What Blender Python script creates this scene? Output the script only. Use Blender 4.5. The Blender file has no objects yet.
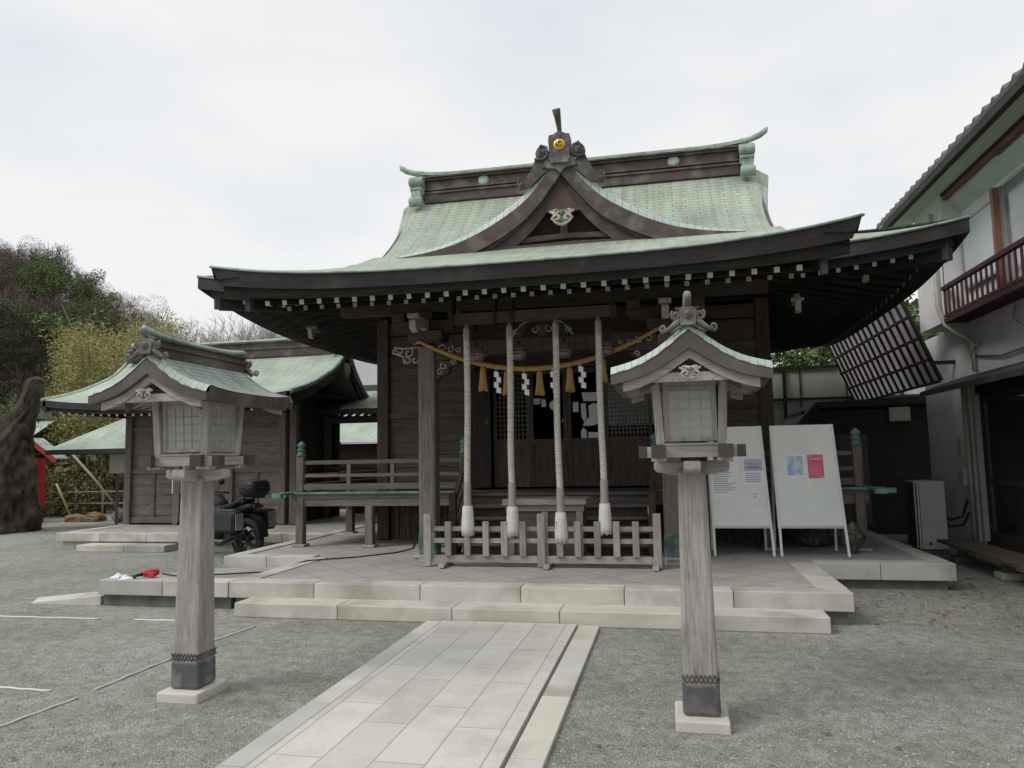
import bpy, math, random
from mathutils import Vector, Matrix
random.seed(7)
sc = bpy.context.scene
col = sc.collection
rad = math.radians
PI = math.pi
# ------------------------------------------------------------ camera
yaw, pitch, roll, foc = rad(11.908), rad(5.616), rad(-1.084), 735.5
fw = Vector((-math.sin(yaw)*math.cos(pitch), math.cos(yaw)*math.cos(pitch), math.sin(pitch)))
rt = Vector((math.cos(yaw), math.sin(yaw), 0)); up = rt.cross(fw)
r2 = rt*math.cos(roll)+up*math.sin(roll); u2 = -rt*math.sin(roll)+up*math.cos(roll)
cd = bpy.data.cameras.new('camera'); cam = bpy.data.objects.new('camera', cd); col.objects.link(cam)
m = Matrix((r2, u2, -fw)).transposed().to_4x4(); m.translation = Vector((1.57, 0, 1.6)); cam.matrix_world = m
cd.sensor_width = 36; cd.lens = foc/1024*36; cd.clip_end = 2000; cd.clip_start = .05
sc.camera = cam
# ------------------------------------------------------------ light
SUN_EL, SUN_AZ = rad(46), rad(-52)      # sun behind thin cloud, up over the camera's left shoulder
w = bpy.data.worlds.new('World'); sc.world = w; w.use_nodes = True
nt = w.node_tree; nt.nodes.clear()
N = nt.nodes.new; L = nt.links.new
sky = N('ShaderNodeTexSky'); sky.sky_type = 'NISHITA'; sky.sun_disc = False
sky.sun_elevation = SUN_EL; sky.sun_rotation = PI-SUN_AZ*-1
sky.dust_density = 3
b1 = N('ShaderNodeBackground'); b1.inputs[1].default_value = .1; L(sky.outputs[0], b1.inputs[0])
tc = N('ShaderNodeTexCoord'); mp = N('ShaderNodeMapping'); mp.inputs['Scale'].default_value = (1, 1, 2.6)
no = N('ShaderNodeTexNoise'); no.inputs['Scale'].default_value = 1.7; no.inputs['Detail'].default_value = 5; no.inputs['Roughness'].default_value = .5
L(tc.outputs['Generated'], mp.inputs[0]); L(mp.outputs[0], no.inputs[0])
cr = N('ShaderNodeValToRGB'); e = cr.color_ramp.elements
e[0].position = .34; e[0].color = (.625, .66, .715, 1); e[1].position = .60; e[1].color = (.785, .785, .78, 1)
L(no.outputs[0], cr.inputs[0])
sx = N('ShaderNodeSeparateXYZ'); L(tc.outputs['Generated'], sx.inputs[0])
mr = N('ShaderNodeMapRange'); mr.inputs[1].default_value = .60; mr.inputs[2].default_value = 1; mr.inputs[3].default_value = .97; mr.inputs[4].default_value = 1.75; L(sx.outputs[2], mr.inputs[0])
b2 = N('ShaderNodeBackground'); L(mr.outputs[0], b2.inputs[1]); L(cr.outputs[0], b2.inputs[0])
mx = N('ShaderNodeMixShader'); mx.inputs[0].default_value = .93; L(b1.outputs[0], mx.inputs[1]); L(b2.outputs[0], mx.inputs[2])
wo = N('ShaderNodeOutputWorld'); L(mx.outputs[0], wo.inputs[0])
sl = bpy.data.lights.new('sun', 'SUN'); so = bpy.data.objects.new('sun', sl); col.objects.link(so)
sl.energy = 1.4; sl.angle = rad(25); sl.color = (1, .96, .9)
sd = Vector((math.sin(SUN_AZ)*math.cos(SUN_EL), -math.cos(SUN_AZ)*math.cos(SUN_EL), math.sin(SUN_EL)))
so.rotation_euler = sd.to_track_quat('Z', 'Y').to_euler()
sc.view_settings.view_transform = 'Standard'; sc.view_settings.look = 'None'
sc.view_settings.exposure = 0.32; sc.view_settings.gamma = 1
sc.render.engine = 'CYCLES'
sc.cycles.max_bounces = 6

# ------------------------------------------------------------ materials
MATS = {}
def newmat(name):
    mt = bpy.data.materials.new(name); mt.use_nodes = True; n = mt.node_tree; n.nodes.clear()
    o = n.nodes.new('ShaderNodeOutputMaterial'); p = n.nodes.new('ShaderNodeBsdfPrincipled'); n.links.new(p.outputs[0], o.inputs[0])
    return mt, n, p
def mat(name, c, c2=None, scale=(3, 3, 3), rough=.8, metal=0, detail=6, bump=.0, bscale=None, lo=.35, hi=.65, c3=None, s3=1.2, spec=.3, coat=0):
    """noise-blended two/three tone surface with optional bump"""
    if name in MATS: return MATS[name]
    mt, n, p = newmat(name); nn = n.nodes.new; l = n.links.new
    c2 = c2 or tuple(x*.8 for x in c)
    t = nn('ShaderNodeTexCoord'); mpp = nn('ShaderNodeMapping'); mpp.inputs['Scale'].default_value = scale
    oi = nn('ShaderNodeObjectInfo'); ad = nn('ShaderNodeVectorMath'); ad.operation = 'ADD'
    ms = nn('ShaderNodeMath'); ms.operation = 'MULTIPLY'; ms.inputs[1].default_value = 37; l(oi.outputs['Random'], ms.inputs[0])
    l(t.outputs['Object'], ad.inputs[0]); l(ms.outputs[0], ad.inputs[1]); l(ad.outputs[0], mpp.inputs[0])
    ns = nn('ShaderNodeTexNoise'); ns.inputs['Scale'].default_value = 1; ns.inputs['Detail'].default_value = detail; ns.inputs['Roughness'].default_value = .65
    l(mpp.outputs[0], ns.inputs[0])
    r = nn('ShaderNodeValToRGB'); r.color_ramp.elements[0].position = lo; r.color_ramp.elements[1].position = hi
    r.color_ramp.elements[0].color = (*c, 1); r.color_ramp.elements[1].color = (*c2, 1); l(ns.outputs[0], r.inputs[0])
    out = r.outputs[0]
    if c3:
        n3 = nn('ShaderNodeTexNoise'); n3.inputs['Scale'].default_value = s3; n3.inputs['Detail'].default_value = 5; l(ad.outputs[0], n3.inputs[0])
        r3 = nn('ShaderNodeValToRGB'); r3.color_ramp.elements[0].position = .48; r3.color_ramp.elements[1].position = .68; l(n3.outputs[0], r3.inputs[0])
        mxx = nn('ShaderNodeMix'); mxx.data_type = 'RGBA'; l(r3.outputs[0], mxx.inputs[0]); l(out, mxx.inputs[6]); mxx.inputs[7].default_value = (*c3, 1); out = mxx.outputs[2]
    if name.startswith('wood_'):
        vr = nn('ShaderNodeMapRange'); vr.inputs[3].default_value = .80; vr.inputs[4].default_value = 1.14; l(oi.outputs['Random'], vr.inputs[0])
        sm_ = nn('ShaderNodeMapping'); sm_.inputs['Scale'].default_value = tuple(q*(.16 if q > 10 else .5) for q in scale); l(ad.outputs[0], sm_.inputs[0])
        cn = nn('ShaderNodeTexNoise'); cn.inputs['Scale'].default_value = 1.6; cn.inputs['Detail'].default_value = 9; cn.inputs['Roughness'].default_value = .75; l(sm_.outputs[0], cn.inputs[0])
        ck = nn('ShaderNodeValToRGB'); ck.color_ramp.elements[0].position = .36; ck.color_ramp.elements[0].color = (.70, .69, .68, 1); ck.color_ramp.elements[1].position = .52; ck.color_ramp.elements[1].color = (1, 1, 1, 1); l(cn.outputs[0], ck.inputs[0])
        fm = nn('ShaderNodeMapping'); fm.inputs['Scale'].default_value = tuple(q*(2.2 if q > 10 else .35) for q in scale); l(ad.outputs[0], fm.inputs[0])
        fn_ = nn('ShaderNodeTexNoise'); fn_.inputs['Scale'].default_value = 1; fn_.inputs['Detail'].default_value = 2; l(fm.outputs[0], fn_.inputs[0])
        fr_ = nn('ShaderNodeValToRGB'); fr_.color_ramp.elements[0].position = .30; fr_.color_ramp.elements[0].color = (.62, .60, .58, 1); fr_.color_ramp.elements[1].position = .40; fr_.color_ramp.elements[1].color = (1, 1, 1, 1); l(fn_.outputs[0], fr_.inputs[0])
        v1 = nn('ShaderNodeVectorMath'); v1.operation = 'MULTIPLY'; l(ck.outputs[0], v1.inputs[0]); l(fr_.outputs[0], v1.inputs[1])
        v2 = nn('ShaderNodeVectorMath'); v2.operation = 'MULTIPLY'; l(v1.outputs[0], v2.inputs[0]); l(vr.outputs[0], v2.inputs[1])
        v3 = nn('ShaderNodeVectorMath'); v3.operation = 'MULTIPLY'; l(out, v3.inputs[0]); l(v2.outputs[0], v3.inputs[1]); out = v3.outputs[0]
    l(out, p.inputs['Base Color']); p.inputs['Roughness'].default_value = rough; p.inputs['Metallic'].default_value = metal
    p.inputs['Specular IOR Level'].default_value = spec
    if coat: p.inputs['Coat Weight'].default_value = coat
    if bump:
        b = nn('ShaderNodeBump'); b.inputs['Strength'].default_value = 1; b.inputs['Distance'].default_value = bump
        if bscale:
            nb = nn('ShaderNodeTexNoise'); nb.inputs['Scale'].default_value = bscale; nb.inputs['Detail'].default_value = 4; l(ad.outputs[0], nb.inputs[0]); l(nb.outputs[0], b.inputs['Height'])
        else: l(ns.outputs[0], b.inputs['Height'])
        l(b.outputs[0], p.inputs['Normal'])
    MATS[name] = mt; return mt
def grain(axis, a=3, b=45):
    return {'X': (a, b, b), 'Y': (b, a, b), 'Z': (b, b, a)}[axis]
def wood(kind, axis):
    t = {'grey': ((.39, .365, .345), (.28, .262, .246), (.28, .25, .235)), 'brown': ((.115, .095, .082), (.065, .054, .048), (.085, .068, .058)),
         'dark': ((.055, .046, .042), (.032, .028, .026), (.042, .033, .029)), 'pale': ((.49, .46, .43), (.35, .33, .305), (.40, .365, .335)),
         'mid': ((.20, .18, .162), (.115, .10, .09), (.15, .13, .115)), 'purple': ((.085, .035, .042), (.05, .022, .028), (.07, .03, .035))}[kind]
    return mat('wood_'+kind+axis, t[0], t[1], scale=grain(axis), rough=.85, bump=.0025, c3=t[2], s3=2.2, detail=8, spec=.2)
def tile_mat(name, c, c2, c3, bw=.34, rh=.13, mort=.012, streak=.5):
    """weathered copper sheet courses laid in UV metres"""
    if name in MATS: return MATS[name]
    mt, n, p = newmat(name); nn = n.nodes.new; l = n.links.new
    t = nn('ShaderNodeUVMap'); br = nn('ShaderNodeTexBrick'); l(t.outputs[0], br.inputs[0])
    br.inputs['Scale'].default_value = 1; br.inputs['Brick Width'].default_value = bw; br.inputs['Row Height'].default_value = rh
    br.inputs['Mortar Size'].default_value = mort; br.inputs['Mortar Smooth'].default_value = .6; br.offset = .5
    br.inputs['Color1'].default_value = (*c, 1); br.inputs['Color2'].default_value = (*c2, 1); br.inputs['Mortar'].default_value = tuple(x*.38 for x in c)+(1,)
    br.inputs['Bias'].default_value = -.2
    mp1 = nn('ShaderNodeMapping'); mp1.inputs['Scale'].default_value = (9, .7, 1); l(t.outputs[0], mp1.inputs[0])
    n1 = nn('ShaderNodeTexNoise'); n1.inputs['Scale'].default_value = 1; n1.inputs['Detail'].default_value = 6; l(mp1.outputs[0], n1.inputs[0])
    r1 = nn('ShaderNodeValToRGB'); r1.color_ramp.elements[0].position = .42; r1.color_ramp.elements[1].position = .72; l(n1.outputs[0], r1.inputs[0])
    ml = nn('ShaderNodeMath'); ml.operation = 'MULTIPLY'; ml.inputs[1].default_value = streak; l(r1.outputs[0], ml.inputs[0])
    m1 = nn('ShaderNodeMix'); m1.data_type = 'RGBA'; l(ml.outputs[0], m1.inputs[0]); l(br.outputs[0], m1.inputs[6]); m1.inputs[7].default_value = (*c3, 1)
    n2 = nn('ShaderNodeTexNoise'); n2.inputs['Scale'].default_value = 1.1; n2.inputs['Detail'].default_value = 6; l(t.outputs[0], n2.inputs[0])
    r2_ = nn('ShaderNodeValToRGB'); r2_.color_ramp.elements[0].position = .3; r2_.color_ramp.elements[0].color = (.68, .70, .67, 1)
    r2_.color_ramp.elements[1].position = .7; r2_.color_ramp.elements[1].color = (1.1, 1.08, 1.06, 1); l(n2.outputs[0], r2_.inputs[0])
    m2 = nn('ShaderNodeMix'); m2.data_type = 'RGBA'; m2.blend_type = 'MULTIPLY'; m2.inputs[0].default_value = 1; l(m1.outputs[2], m2.inputs[6]); l(r2_.outputs[0], m2.inputs[7])
    l(m2.outputs[2], p.inputs['Base Color']); p.inputs['Roughness'].default_value = .62; p.inputs['Specular IOR Level'].default_value = .35
    # each course stands a little proud at its lower edge
    sp = nn('ShaderNodeSeparateXYZ'); l(t.outputs[0], sp.inputs[0]); md = nn('ShaderNodeMath'); md.operation = 'FLOORED_MODULO'; md.inputs[1].default_value = rh; l(sp.outputs[1], md.inputs[0])
    b = nn('ShaderNodeBump'); b.inputs['Distance'].default_value = .12; b.inputs['Strength'].default_value = .6; b.invert = True; l(md.outputs[0], b.inputs['Height']); l(b.outputs[0], p.inputs['Normal'])
    MATS[name] = mt; return mt
def slab_mat(name, c, c2, bw, rh, mort=.006, mortc=(.12, .115, .10), off=.5, stain=(.16, .145, .12), rot=0):
    if name in MATS: return MATS[name]
    mt, n, p = newmat(name); nn = n.nodes.new; l = n.links.new
    t = nn('ShaderNodeTexCoord'); mpp = nn('ShaderNodeMapping'); mpp.inputs['Rotation'].default_value = (0, 0, rot); l(t.outputs['Object'], mpp.inputs[0])
    br = nn('ShaderNodeTexBrick'); l(mpp.outputs[0], br.inputs[0]); br.offset = off
    br.inputs['Scale'].default_value = 1; br.inputs['Brick Width'].default_value = bw; br.inputs['Row Height'].default_value = rh
    br.inputs['Mortar Size'].default_value = mort; br.inputs['Mortar Smooth'].default_value = .3
    br.inputs['Color1'].default_value = (*c, 1); br.inputs['Color2'].default_value = (*c2, 1); br.inputs['Mortar'].default_value = (*mortc, 1)
    n1 = nn('ShaderNodeTexNoise'); n1.inputs['Scale'].default_value = 160; n1.inputs['Detail'].default_value = 3; l(t.outputs['Object'], n1.inputs[0])
    r1 = nn('ShaderNodeValToRGB'); r1.color_ramp.elements[0].position = .3; r1.color_ramp.elements[0].color = (.84, .84, .84, 1); r1.color_ramp.elements[1].position = .7; r1.color_ramp.elements[1].color = (1.08, 1.08, 1.08, 1); l(n1.outputs[0], r1.inputs[0])
    m1 = nn('ShaderNodeMix'); m1.data_type = 'RGBA'; m1.blend_type = 'MULTIPLY'; m1.inputs[0].default_value = 1; l(br.outputs[0], m1.inputs[6]); l(r1.outputs[0], m1.inputs[7])
    n2 = nn('ShaderNodeTexNoise'); n2.inputs['Scale'].default_value = 1.4; n2.inputs['Detail'].default_value = 8; n2.inputs['Roughness'].default_value = .7; l(t.outputs['Object'], n2.inputs[0])
    r2_ = nn('ShaderNodeValToRGB'); r2_.color_ramp.elements[0].position = .47; r2_.color_ramp.elements[1].position = .70; r2_.color_ramp.elements[1].color = (.46, .46, .46, 1); l(n2.outputs[0], r2_.inputs[0])
    m2 = nn('ShaderNodeMix'); m2.data_type = 'RGBA'; l(r2_.outputs[0], m2.inputs[0]); l(m1.outputs[2], m2.inputs[6]); m2.inputs[7].default_value = (*stain, 1)
    l(m2.outputs[2], p.inputs['Base Color']); p.inputs['Roughness'].default_value = .85; p.inputs['Specular IOR Level'].default_value = .25
    b = nn('ShaderNodeBump'); b.inputs['Distance'].default_value = .003; l(br.outputs['Fac'], b.inputs['Height']); b.invert = True; l(b.outputs[0], p.inputs['Normal'])
    MATS[name] = mt; return mt
def leafmat(name, c, c2, rough=.6):
    if name in MATS: return MATS[name]
    mt, n, p = newmat(name); nn = n.nodes.new; l = n.links.new
    g = nn('ShaderNodeNewGeometry'); t = nn('ShaderNodeTexCoord'); ns = nn('ShaderNodeTexNoise'); ns.inputs['Scale'].default_value = .9; l(t.outputs['Object'], ns.inputs[0])
    ad = nn('ShaderNodeMath'); ad.operation = 'ADD'; l(g.outputs['Random Per Island'], ad.inputs[0]); l(ns.outputs[0], ad.inputs[1])
    oi = nn('ShaderNodeObjectInfo'); a2 = nn('ShaderNodeMath'); a2.operation = 'MULTIPLY_ADD'; a2.inputs[1].default_value = .5; l(oi.outputs['Random'], a2.inputs[0]); l(ad.outputs[0], a2.inputs[2])
    r = nn('ShaderNodeValToRGB'); r.color_ramp.elements[0].position = .45; r.color_ramp.elements[0].color = (*c, 1); r.color_ramp.elements[1].position = 1.45 if False else 1.0; r.color_ramp.elements[1].color = (*c2, 1)
    dv = nn('ShaderNodeMath'); dv.operation = 'MULTIPLY'; dv.inputs[1].default_value = .62; l(a2.outputs[0], dv.inputs[0]); l(dv.outputs[0], r.inputs[0])
    l(r.outputs[0], p.inputs['Base Color']); p.inputs['Roughness'].default_value = rough; p.inputs['Specular IOR Level'].default_value = .2
    MATS[name] = mt; return mt

copper = tile_mat('copper_patina', (.37, .45, .36), (.335, .415, .335), (.27, .24, .20), bw=.45, rh=.12, mort=.011, streak=.75)
verge_m = tile_mat('copper_verge', (.44, .52, .475), (.39, .47, .43), (.30, .34, .31), bw=3, rh=.16, mort=.009, streak=.3)
copperL = tile_mat('copper_patina_lantern', (.32, .395, .355), (.26, .33, .295), (.13, .12, .11), bw=.16, rh=.055, mort=.006, streak=.7)
copperB = tile_mat('copper_patina_far', (.39, .48, .39), (.355, .44, .36), (.27, .27, .21), bw=.4, rh=.10, mort=.008)
pat = mat('patina_metal', (.34, .43, .36), (.24, .32, .27), scale=(6, 6, 6), c3=(.17, .19, .17), s3=5, rough=.6)
patd = mat('patina_dark', (.13, .15, .135), (.075, .08, .075), scale=(7, 7, 7), c3=(.2, .27, .235), s3=6, rough=.6)
teal = mat('teal_copper', (.16, .28, .255), (.09, .165, .16), scale=(8, 8, 3), c3=(.09, .14, .13), s3=4, rough=.6)
bluem = mat('blue_metal_cap', (.07, .10, .12), (.05, .075, .09), rough=.5)
brownm = mat('brown_copper', (.09, .068, .060), (.055, .043, .039), scale=(2, 20, 8), c3=(.15, .13, .11), s3=3, rough=.6)
fascia = mat('eave_fascia', (.036, .032, .030), (.022, .020, .0195), scale=(1.2, 8, 75), c3=(.055, .05, .046), s3=2.5, rough=.65, bump=.002)
soffit = mat('soffit_board', (.048, .038, .033), (.028, .023, .021), scale=(30, 3, 10), rough=.9)
white = mat('white_paint', (.74, .74, .72), (.64, .64, .62), scale=(9, 9, 9), rough=.6)
ivory = mat('ivory_paint', (.46, .44, .36), (.30, .285, .23), scale=(20, 20, 20), rough=.7)
gold = mat('gold_leaf', (.85, .52, .10), (.7, .42, .08), rough=.35, metal=.75)
iron = mat('black_iron', (.025, .025, .026), (.04, .037, .035), rough=.5, metal=.3)
dark = mat('dark_interior', (.02, .018, .017), (.012, .011, .011), rough=.9)
granite = mat('granite_pale', (.53, .52, .485), (.44, .43, .395), scale=(2, 2, 2), c3=(.30, .29, .23), s3=1.7, rough=.85, bump=.002, bscale=120)
graniteY = mat('granite_mossy', (.55, .535, .465), (.47, .46, .39), scale=(2, 2, 5), c3=(.33, .325, .255), s3=1.6, rough=.85, bump=.002, bscale=120)
graniteG = mat('granite_grey', (.40, .395, .375), (.31, .305, .29), scale=(2, 2, 2), c3=(.2, .205, .195), s3=1.6, rough=.85, bump=.002, bscale=120)
basem = mat('concrete_base', (.16, .155, .14), (.10, .10, .085), scale=(6, 6, 3), rough=.9)
rope_m = mat('straw_rope', (.50, .33, .12), (.37, .23, .075), scale=(60, 60, 60), rough=.9)
wrope = mat('white_rope', (.66, .62, .57), (.46, .42, .385), scale=(14, 14, 60), rough=.9)
tassel_m = mat('white_tassel', (.74, .74, .73), (.58, .58, .57), scale=(120, 120, 4), rough=.9, bump=.006)
paper = mat('paper_white', (.84, .84, .85), (.78, .78, .8), rough=.8)
glassm = mat('dark_glass', (.02, .022, .024), (.03, .032, .034), rough=.06, spec=.8)
rubber = mat('rubber', (.022, .022, .022), (.03, .03, .03), rough=.8)
blk = mat('black_plastic', (.014, .014, .015), (.02, .02, .021), rough=.42, spec=.22)
silver = mat('aluminium', (.5, .5, .51), (.4, .4, .41), rough=.35, metal=.8)
barkm = mat('bark', (.085, .064, .050), (.022, .018, .015), scale=(11, 11, 4), bump=.09, c3=(.085, .085, .06), s3=2.4, rough=.95)
twigm = mat('twig', (.155, .122, .10), (.10, .078, .064), rough=.95)

# ------------------------------------------------------------ mesh helper
class MB:
    def __init__(s): s.v = []; s.f = []; s.mi = []; s.uv = {}; s.sm = set(); s.m = 0; s.starts = []; s.soft = set()
    def add(s, vs, fs, smooth=False):
        o = len(s.v); s.starts.append(o); s.soft.update([o] if smooth else []); s.v += [tuple(p) for p in vs]
        for f in fs:
            if smooth: s.sm.add(len(s.f))
            s.f.append(tuple(i+o for i in f)); s.mi.append(s.m)
        return o
    def box(s, x0, x1, y0, y1, z0, z1):
        s.add([(x0, y0, z0), (x1, y0, z0), (x1, y1, z0), (x0, y1, z0), (x0, y0, z1), (x1, y0, z1), (x1, y1, z1), (x0, y1, z1)],
              [(0, 3, 2, 1), (4, 5, 6, 7), (0, 1, 5, 4), (1, 2, 6, 5), (2, 3, 7, 6), (3, 0, 4, 7)]); return s
    def cbox(s, c, w, d, h): return s.box(c[0]-w/2, c[0]+w/2, c[1]-d/2, c[1]+d/2, c[2]-h/2, c[2]+h/2)
    def bar(s, p, q, w, h=None, w2=None, h2=None, upv=(0, 0, 1)):
        h = h or w; w2 = w2 or w; h2 = h2 or h
        p = Vector(p); q = Vector(q); d = (q-p).normalized(); u = Vector(upv)
        if abs(d.dot(u)) > .98: u = Vector((0, 1, 0))
        a = d.cross(u).normalized(); b = a.cross(d)
        vs = [p+a*i*w/2+b*j*h/2 for i, j in ((-1, -1), (1, -1), (1, 1), (-1, 1))]+[q+a*i*w2/2+b*j*h2/2 for i, j in ((-1, -1), (1, -1), (1, 1), (-1, 1))]
        s.add(vs, [(3, 2, 1, 0), (4, 5, 6, 7), (0, 1, 5, 4), (1, 2, 6, 5), (2, 3, 7, 6), (3, 0, 4, 7)]); return s
    def tube(s, pts, r, n=6, cap=True):
        pts = [Vector(p) for p in pts]; k = len(pts); rs = r if isinstance(r, (list, tuple)) else [r]*k
        vs = []; a = None
        for i, p in enumerate(pts):
            d = (pts[min(i+1, k-1)]-pts[max(i-1, 0)])
            if d.length < 1e-9: d = Vector((0, 0, 1))
            d.normalize()
            if a is None: a = d.cross(Vector((0, 0, 1)) if abs(d.z) < .9 else Vector((1, 0, 0))).normalized()
            else:
                a = a-d*a.dot(d)
                a = a.normalized() if a.length > 1e-6 else d.orthogonal().normalized()
            b = d.cross(a)
            for j in range(n):
                t = 2*PI*j/n; vs.append(p+(a*math.cos(t)+b*math.sin(t))*rs[i])
        fs = [(i*n+j, i*n+(j+1) % n, (i+1)*n+(j+1) % n, (i+1)*n+j) for i in range(k-1) for j in range(n)]
        if cap: fs += [tuple(range(n))[::-1], tuple(range((k-1)*n, k*n))]
        s.add(vs, fs, smooth=n > 4); return s
    def prism(s, poly, plane, a, b):
        """poly 2D points; plane 'XZ' extruded along Y from a to b, 'YZ' along X, 'XY' along Z"""
        f = {'XZ': lambda p, t: (p[0], t, p[1]), 'YZ': lambda p, t: (t, p[0], p[1]), 'XY': lambda p, t: (p[0], p[1], t)}[plane]
        n = len(poly); s.add([f(p, a) for p in poly]+[f(p, b) for p in poly],
              [tuple(range(n)), tuple(range(2*n-1, n-1, -1))]+[(i, i+n, (i+1) % n+n, (i+1) % n) for i in range(n)]); return s
    def strip(s, top, bot, plane, a, b):
        """a curved board between two polylines, extruded"""
        for i in range(len(top)-1): s.prism([bot[i], bot[i+1], top[i+1], top[i]], plane, a, b)
        return s
    def lathe(s, prof, c=(0, 0, 0), n=12, axis='Z'):
        vs = []
        for r, z in prof:
            for j in range(n):
                t = 2*PI*j/n; x, y = r*math.cos(t), r*math.sin(t)
                vs.append({'Z': (c[0]+x, c[1]+y, c[2]+z), 'Y': (c[0]+x, c[1]+z, c[2]+y), 'X': (c[0]+z, c[1]+x, c[2]+y)}[axis])
        k = len(prof); fs = [(i*n+j, i*n+(j+1) % n, (i+1)*n+(j+1) % n, (i+1)*n+j) for i in range(k-1) for j in range(n)]
        fs += [tuple(range(n))[::-1], tuple(range((k-1)*n, k*n))]
        s.add(vs, fs, smooth=n > 6); return s
    def grid(s, fn, nu, nv, smooth=True, uvfn=None):
        vs = [fn(i/nu, j/nv) for j in range(nv+1) for i in range(nu+1)]
        o = len(s.f); base = len(s.v)
        s.add(vs, [(j*(nu+1)+i, j*(nu+1)+i+1, (j+1)*(nu+1)+i+1, (j+1)*(nu+1)+i) for j in range(nv) for i in range(nu)], smooth)
        if uvfn:
            for j in range(nv+1):
                for i in range(nu+1): s.uv[base+j*(nu+1)+i] = uvfn(i/nu, j/nv)
        return s
    def build(s, name, mats, parent=None, bevel=0, smooth=False, loc=None):
        me = bpy.data.meshes.new(name); off = Vector(parent['_w']) if parent is not None and '_w' in parent else Vector((0, 0, 0))
        if loc is not None: off = Vector(loc)
        me.from_pydata([tuple(Vector(p)-off) for p in s.v], [], s.f)
        for mt in (mats if isinstance(mats, (list, tuple)) else [mats]): me.materials.append(mt)
        me.polygons.foreach_set('material_index', s.mi)
        me.polygons.foreach_set('use_smooth', [smooth or (i in s.sm) for i in range(len(s.f))])
        if s.uv:
            uvl = me.uv_layers.new(name='UVMap')
            for lp in me.loops: uvl.data[lp.index].uv = s.uv.get(lp.vertex_index, (0, 0))
        me.validate(); me.update()
        o = bpy.data.objects.new(name, me); col.objects.link(o)
        if parent is not None: o.parent = parent; o['_w'] = list(off)
        elif loc is not None: o.location = loc; o['_w'] = list(loc)
        if bevel:
            bm = o.modifiers.new('bevel', 'BEVEL'); bm.width = bevel; bm.segments = 2; bm.limit_method = 'ANGLE'; bm.angle_limit = rad(40)
        return o
def build_each(g, name, mats, parent=None, **kw):
    for a, b in zip(g.starts, g.starts[1:]+[len(g.v)]):
        h = MB(); h.v = g.v[a:b]
        for f, mi in zip(g.f, g.mi):
            if a <= f[0] < b: h.f.append(tuple(i-a for i in f)); h.mi.append(mi)
        h.uv = {i-a: q for i, q in g.uv.items() if a <= i < b}
        if a in g.soft: h.sm = set(range(len(h.f)))
        h.build(name, mats, parent, **kw)
def tag(o, label=None, cat=None, group=None, kind=None):
    if label: o['label'] = label
    if cat: o['category'] = cat
    if group: o['group'] = group
    if kind: o['kind'] = kind
    return o
def thing(name, loc, label, cat, group=None):
    o = bpy.data.objects.new(name, None); col.objects.link(o); o.location = loc; o['_w'] = list(loc); o.empty_display_size = .2
    return tag(o, label, cat, group)
def kids(o): return [c for c in bpy.data.objects if c.parent == o]
def copy_tree(o, parent=None):
    c = o.copy(); col.objects.link(c); c.parent = parent
    for ch in kids(o): copy_tree(ch, c)
    return c
def lerp_t(tab, x):
    if x <= tab[0][0]: return tab[0][1]
    for (a, b), (c, d) in zip(tab, tab[1:]):
        if x <= c: return b+(d-b)*(x-a)/(c-a)
    return tab[-1][1]
def smooth_t(tab, n=24):
    """Catmull-Rom resample of an (x, y) table -> dense table"""
    P = [tab[0]]+list(tab)+[tab[-1]]; out = []
    for i in range(1, len(P)-2):
        p0, p1, p2, p3 = P[i-1:i+3]
        for k in range(n):
            t = k/n; out.append(tuple(.5*((2*p1[a])+(-p0[a]+p2[a])*t+(2*p0[a]-5*p1[a]+4*p2[a]-p3[a])*t*t+(-p0[a]+3*p1[a]-3*p2[a]+p3[a])*t**3) for a in (0, 1)))
    out.append(tab[-1]); return out
def spiral(cx, cz, r, turns, a0, sgn=1, n=14, shrink=.25):
    return [(cx+r*(1-(1-shrink)*k/n)*math.cos(a0+sgn*2*PI*turns*k/n), cz+r*(1-(1-shrink)*k/n)*math.sin(a0+sgn*2*PI*turns*k/n)) for k in range(n+1)]

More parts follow.
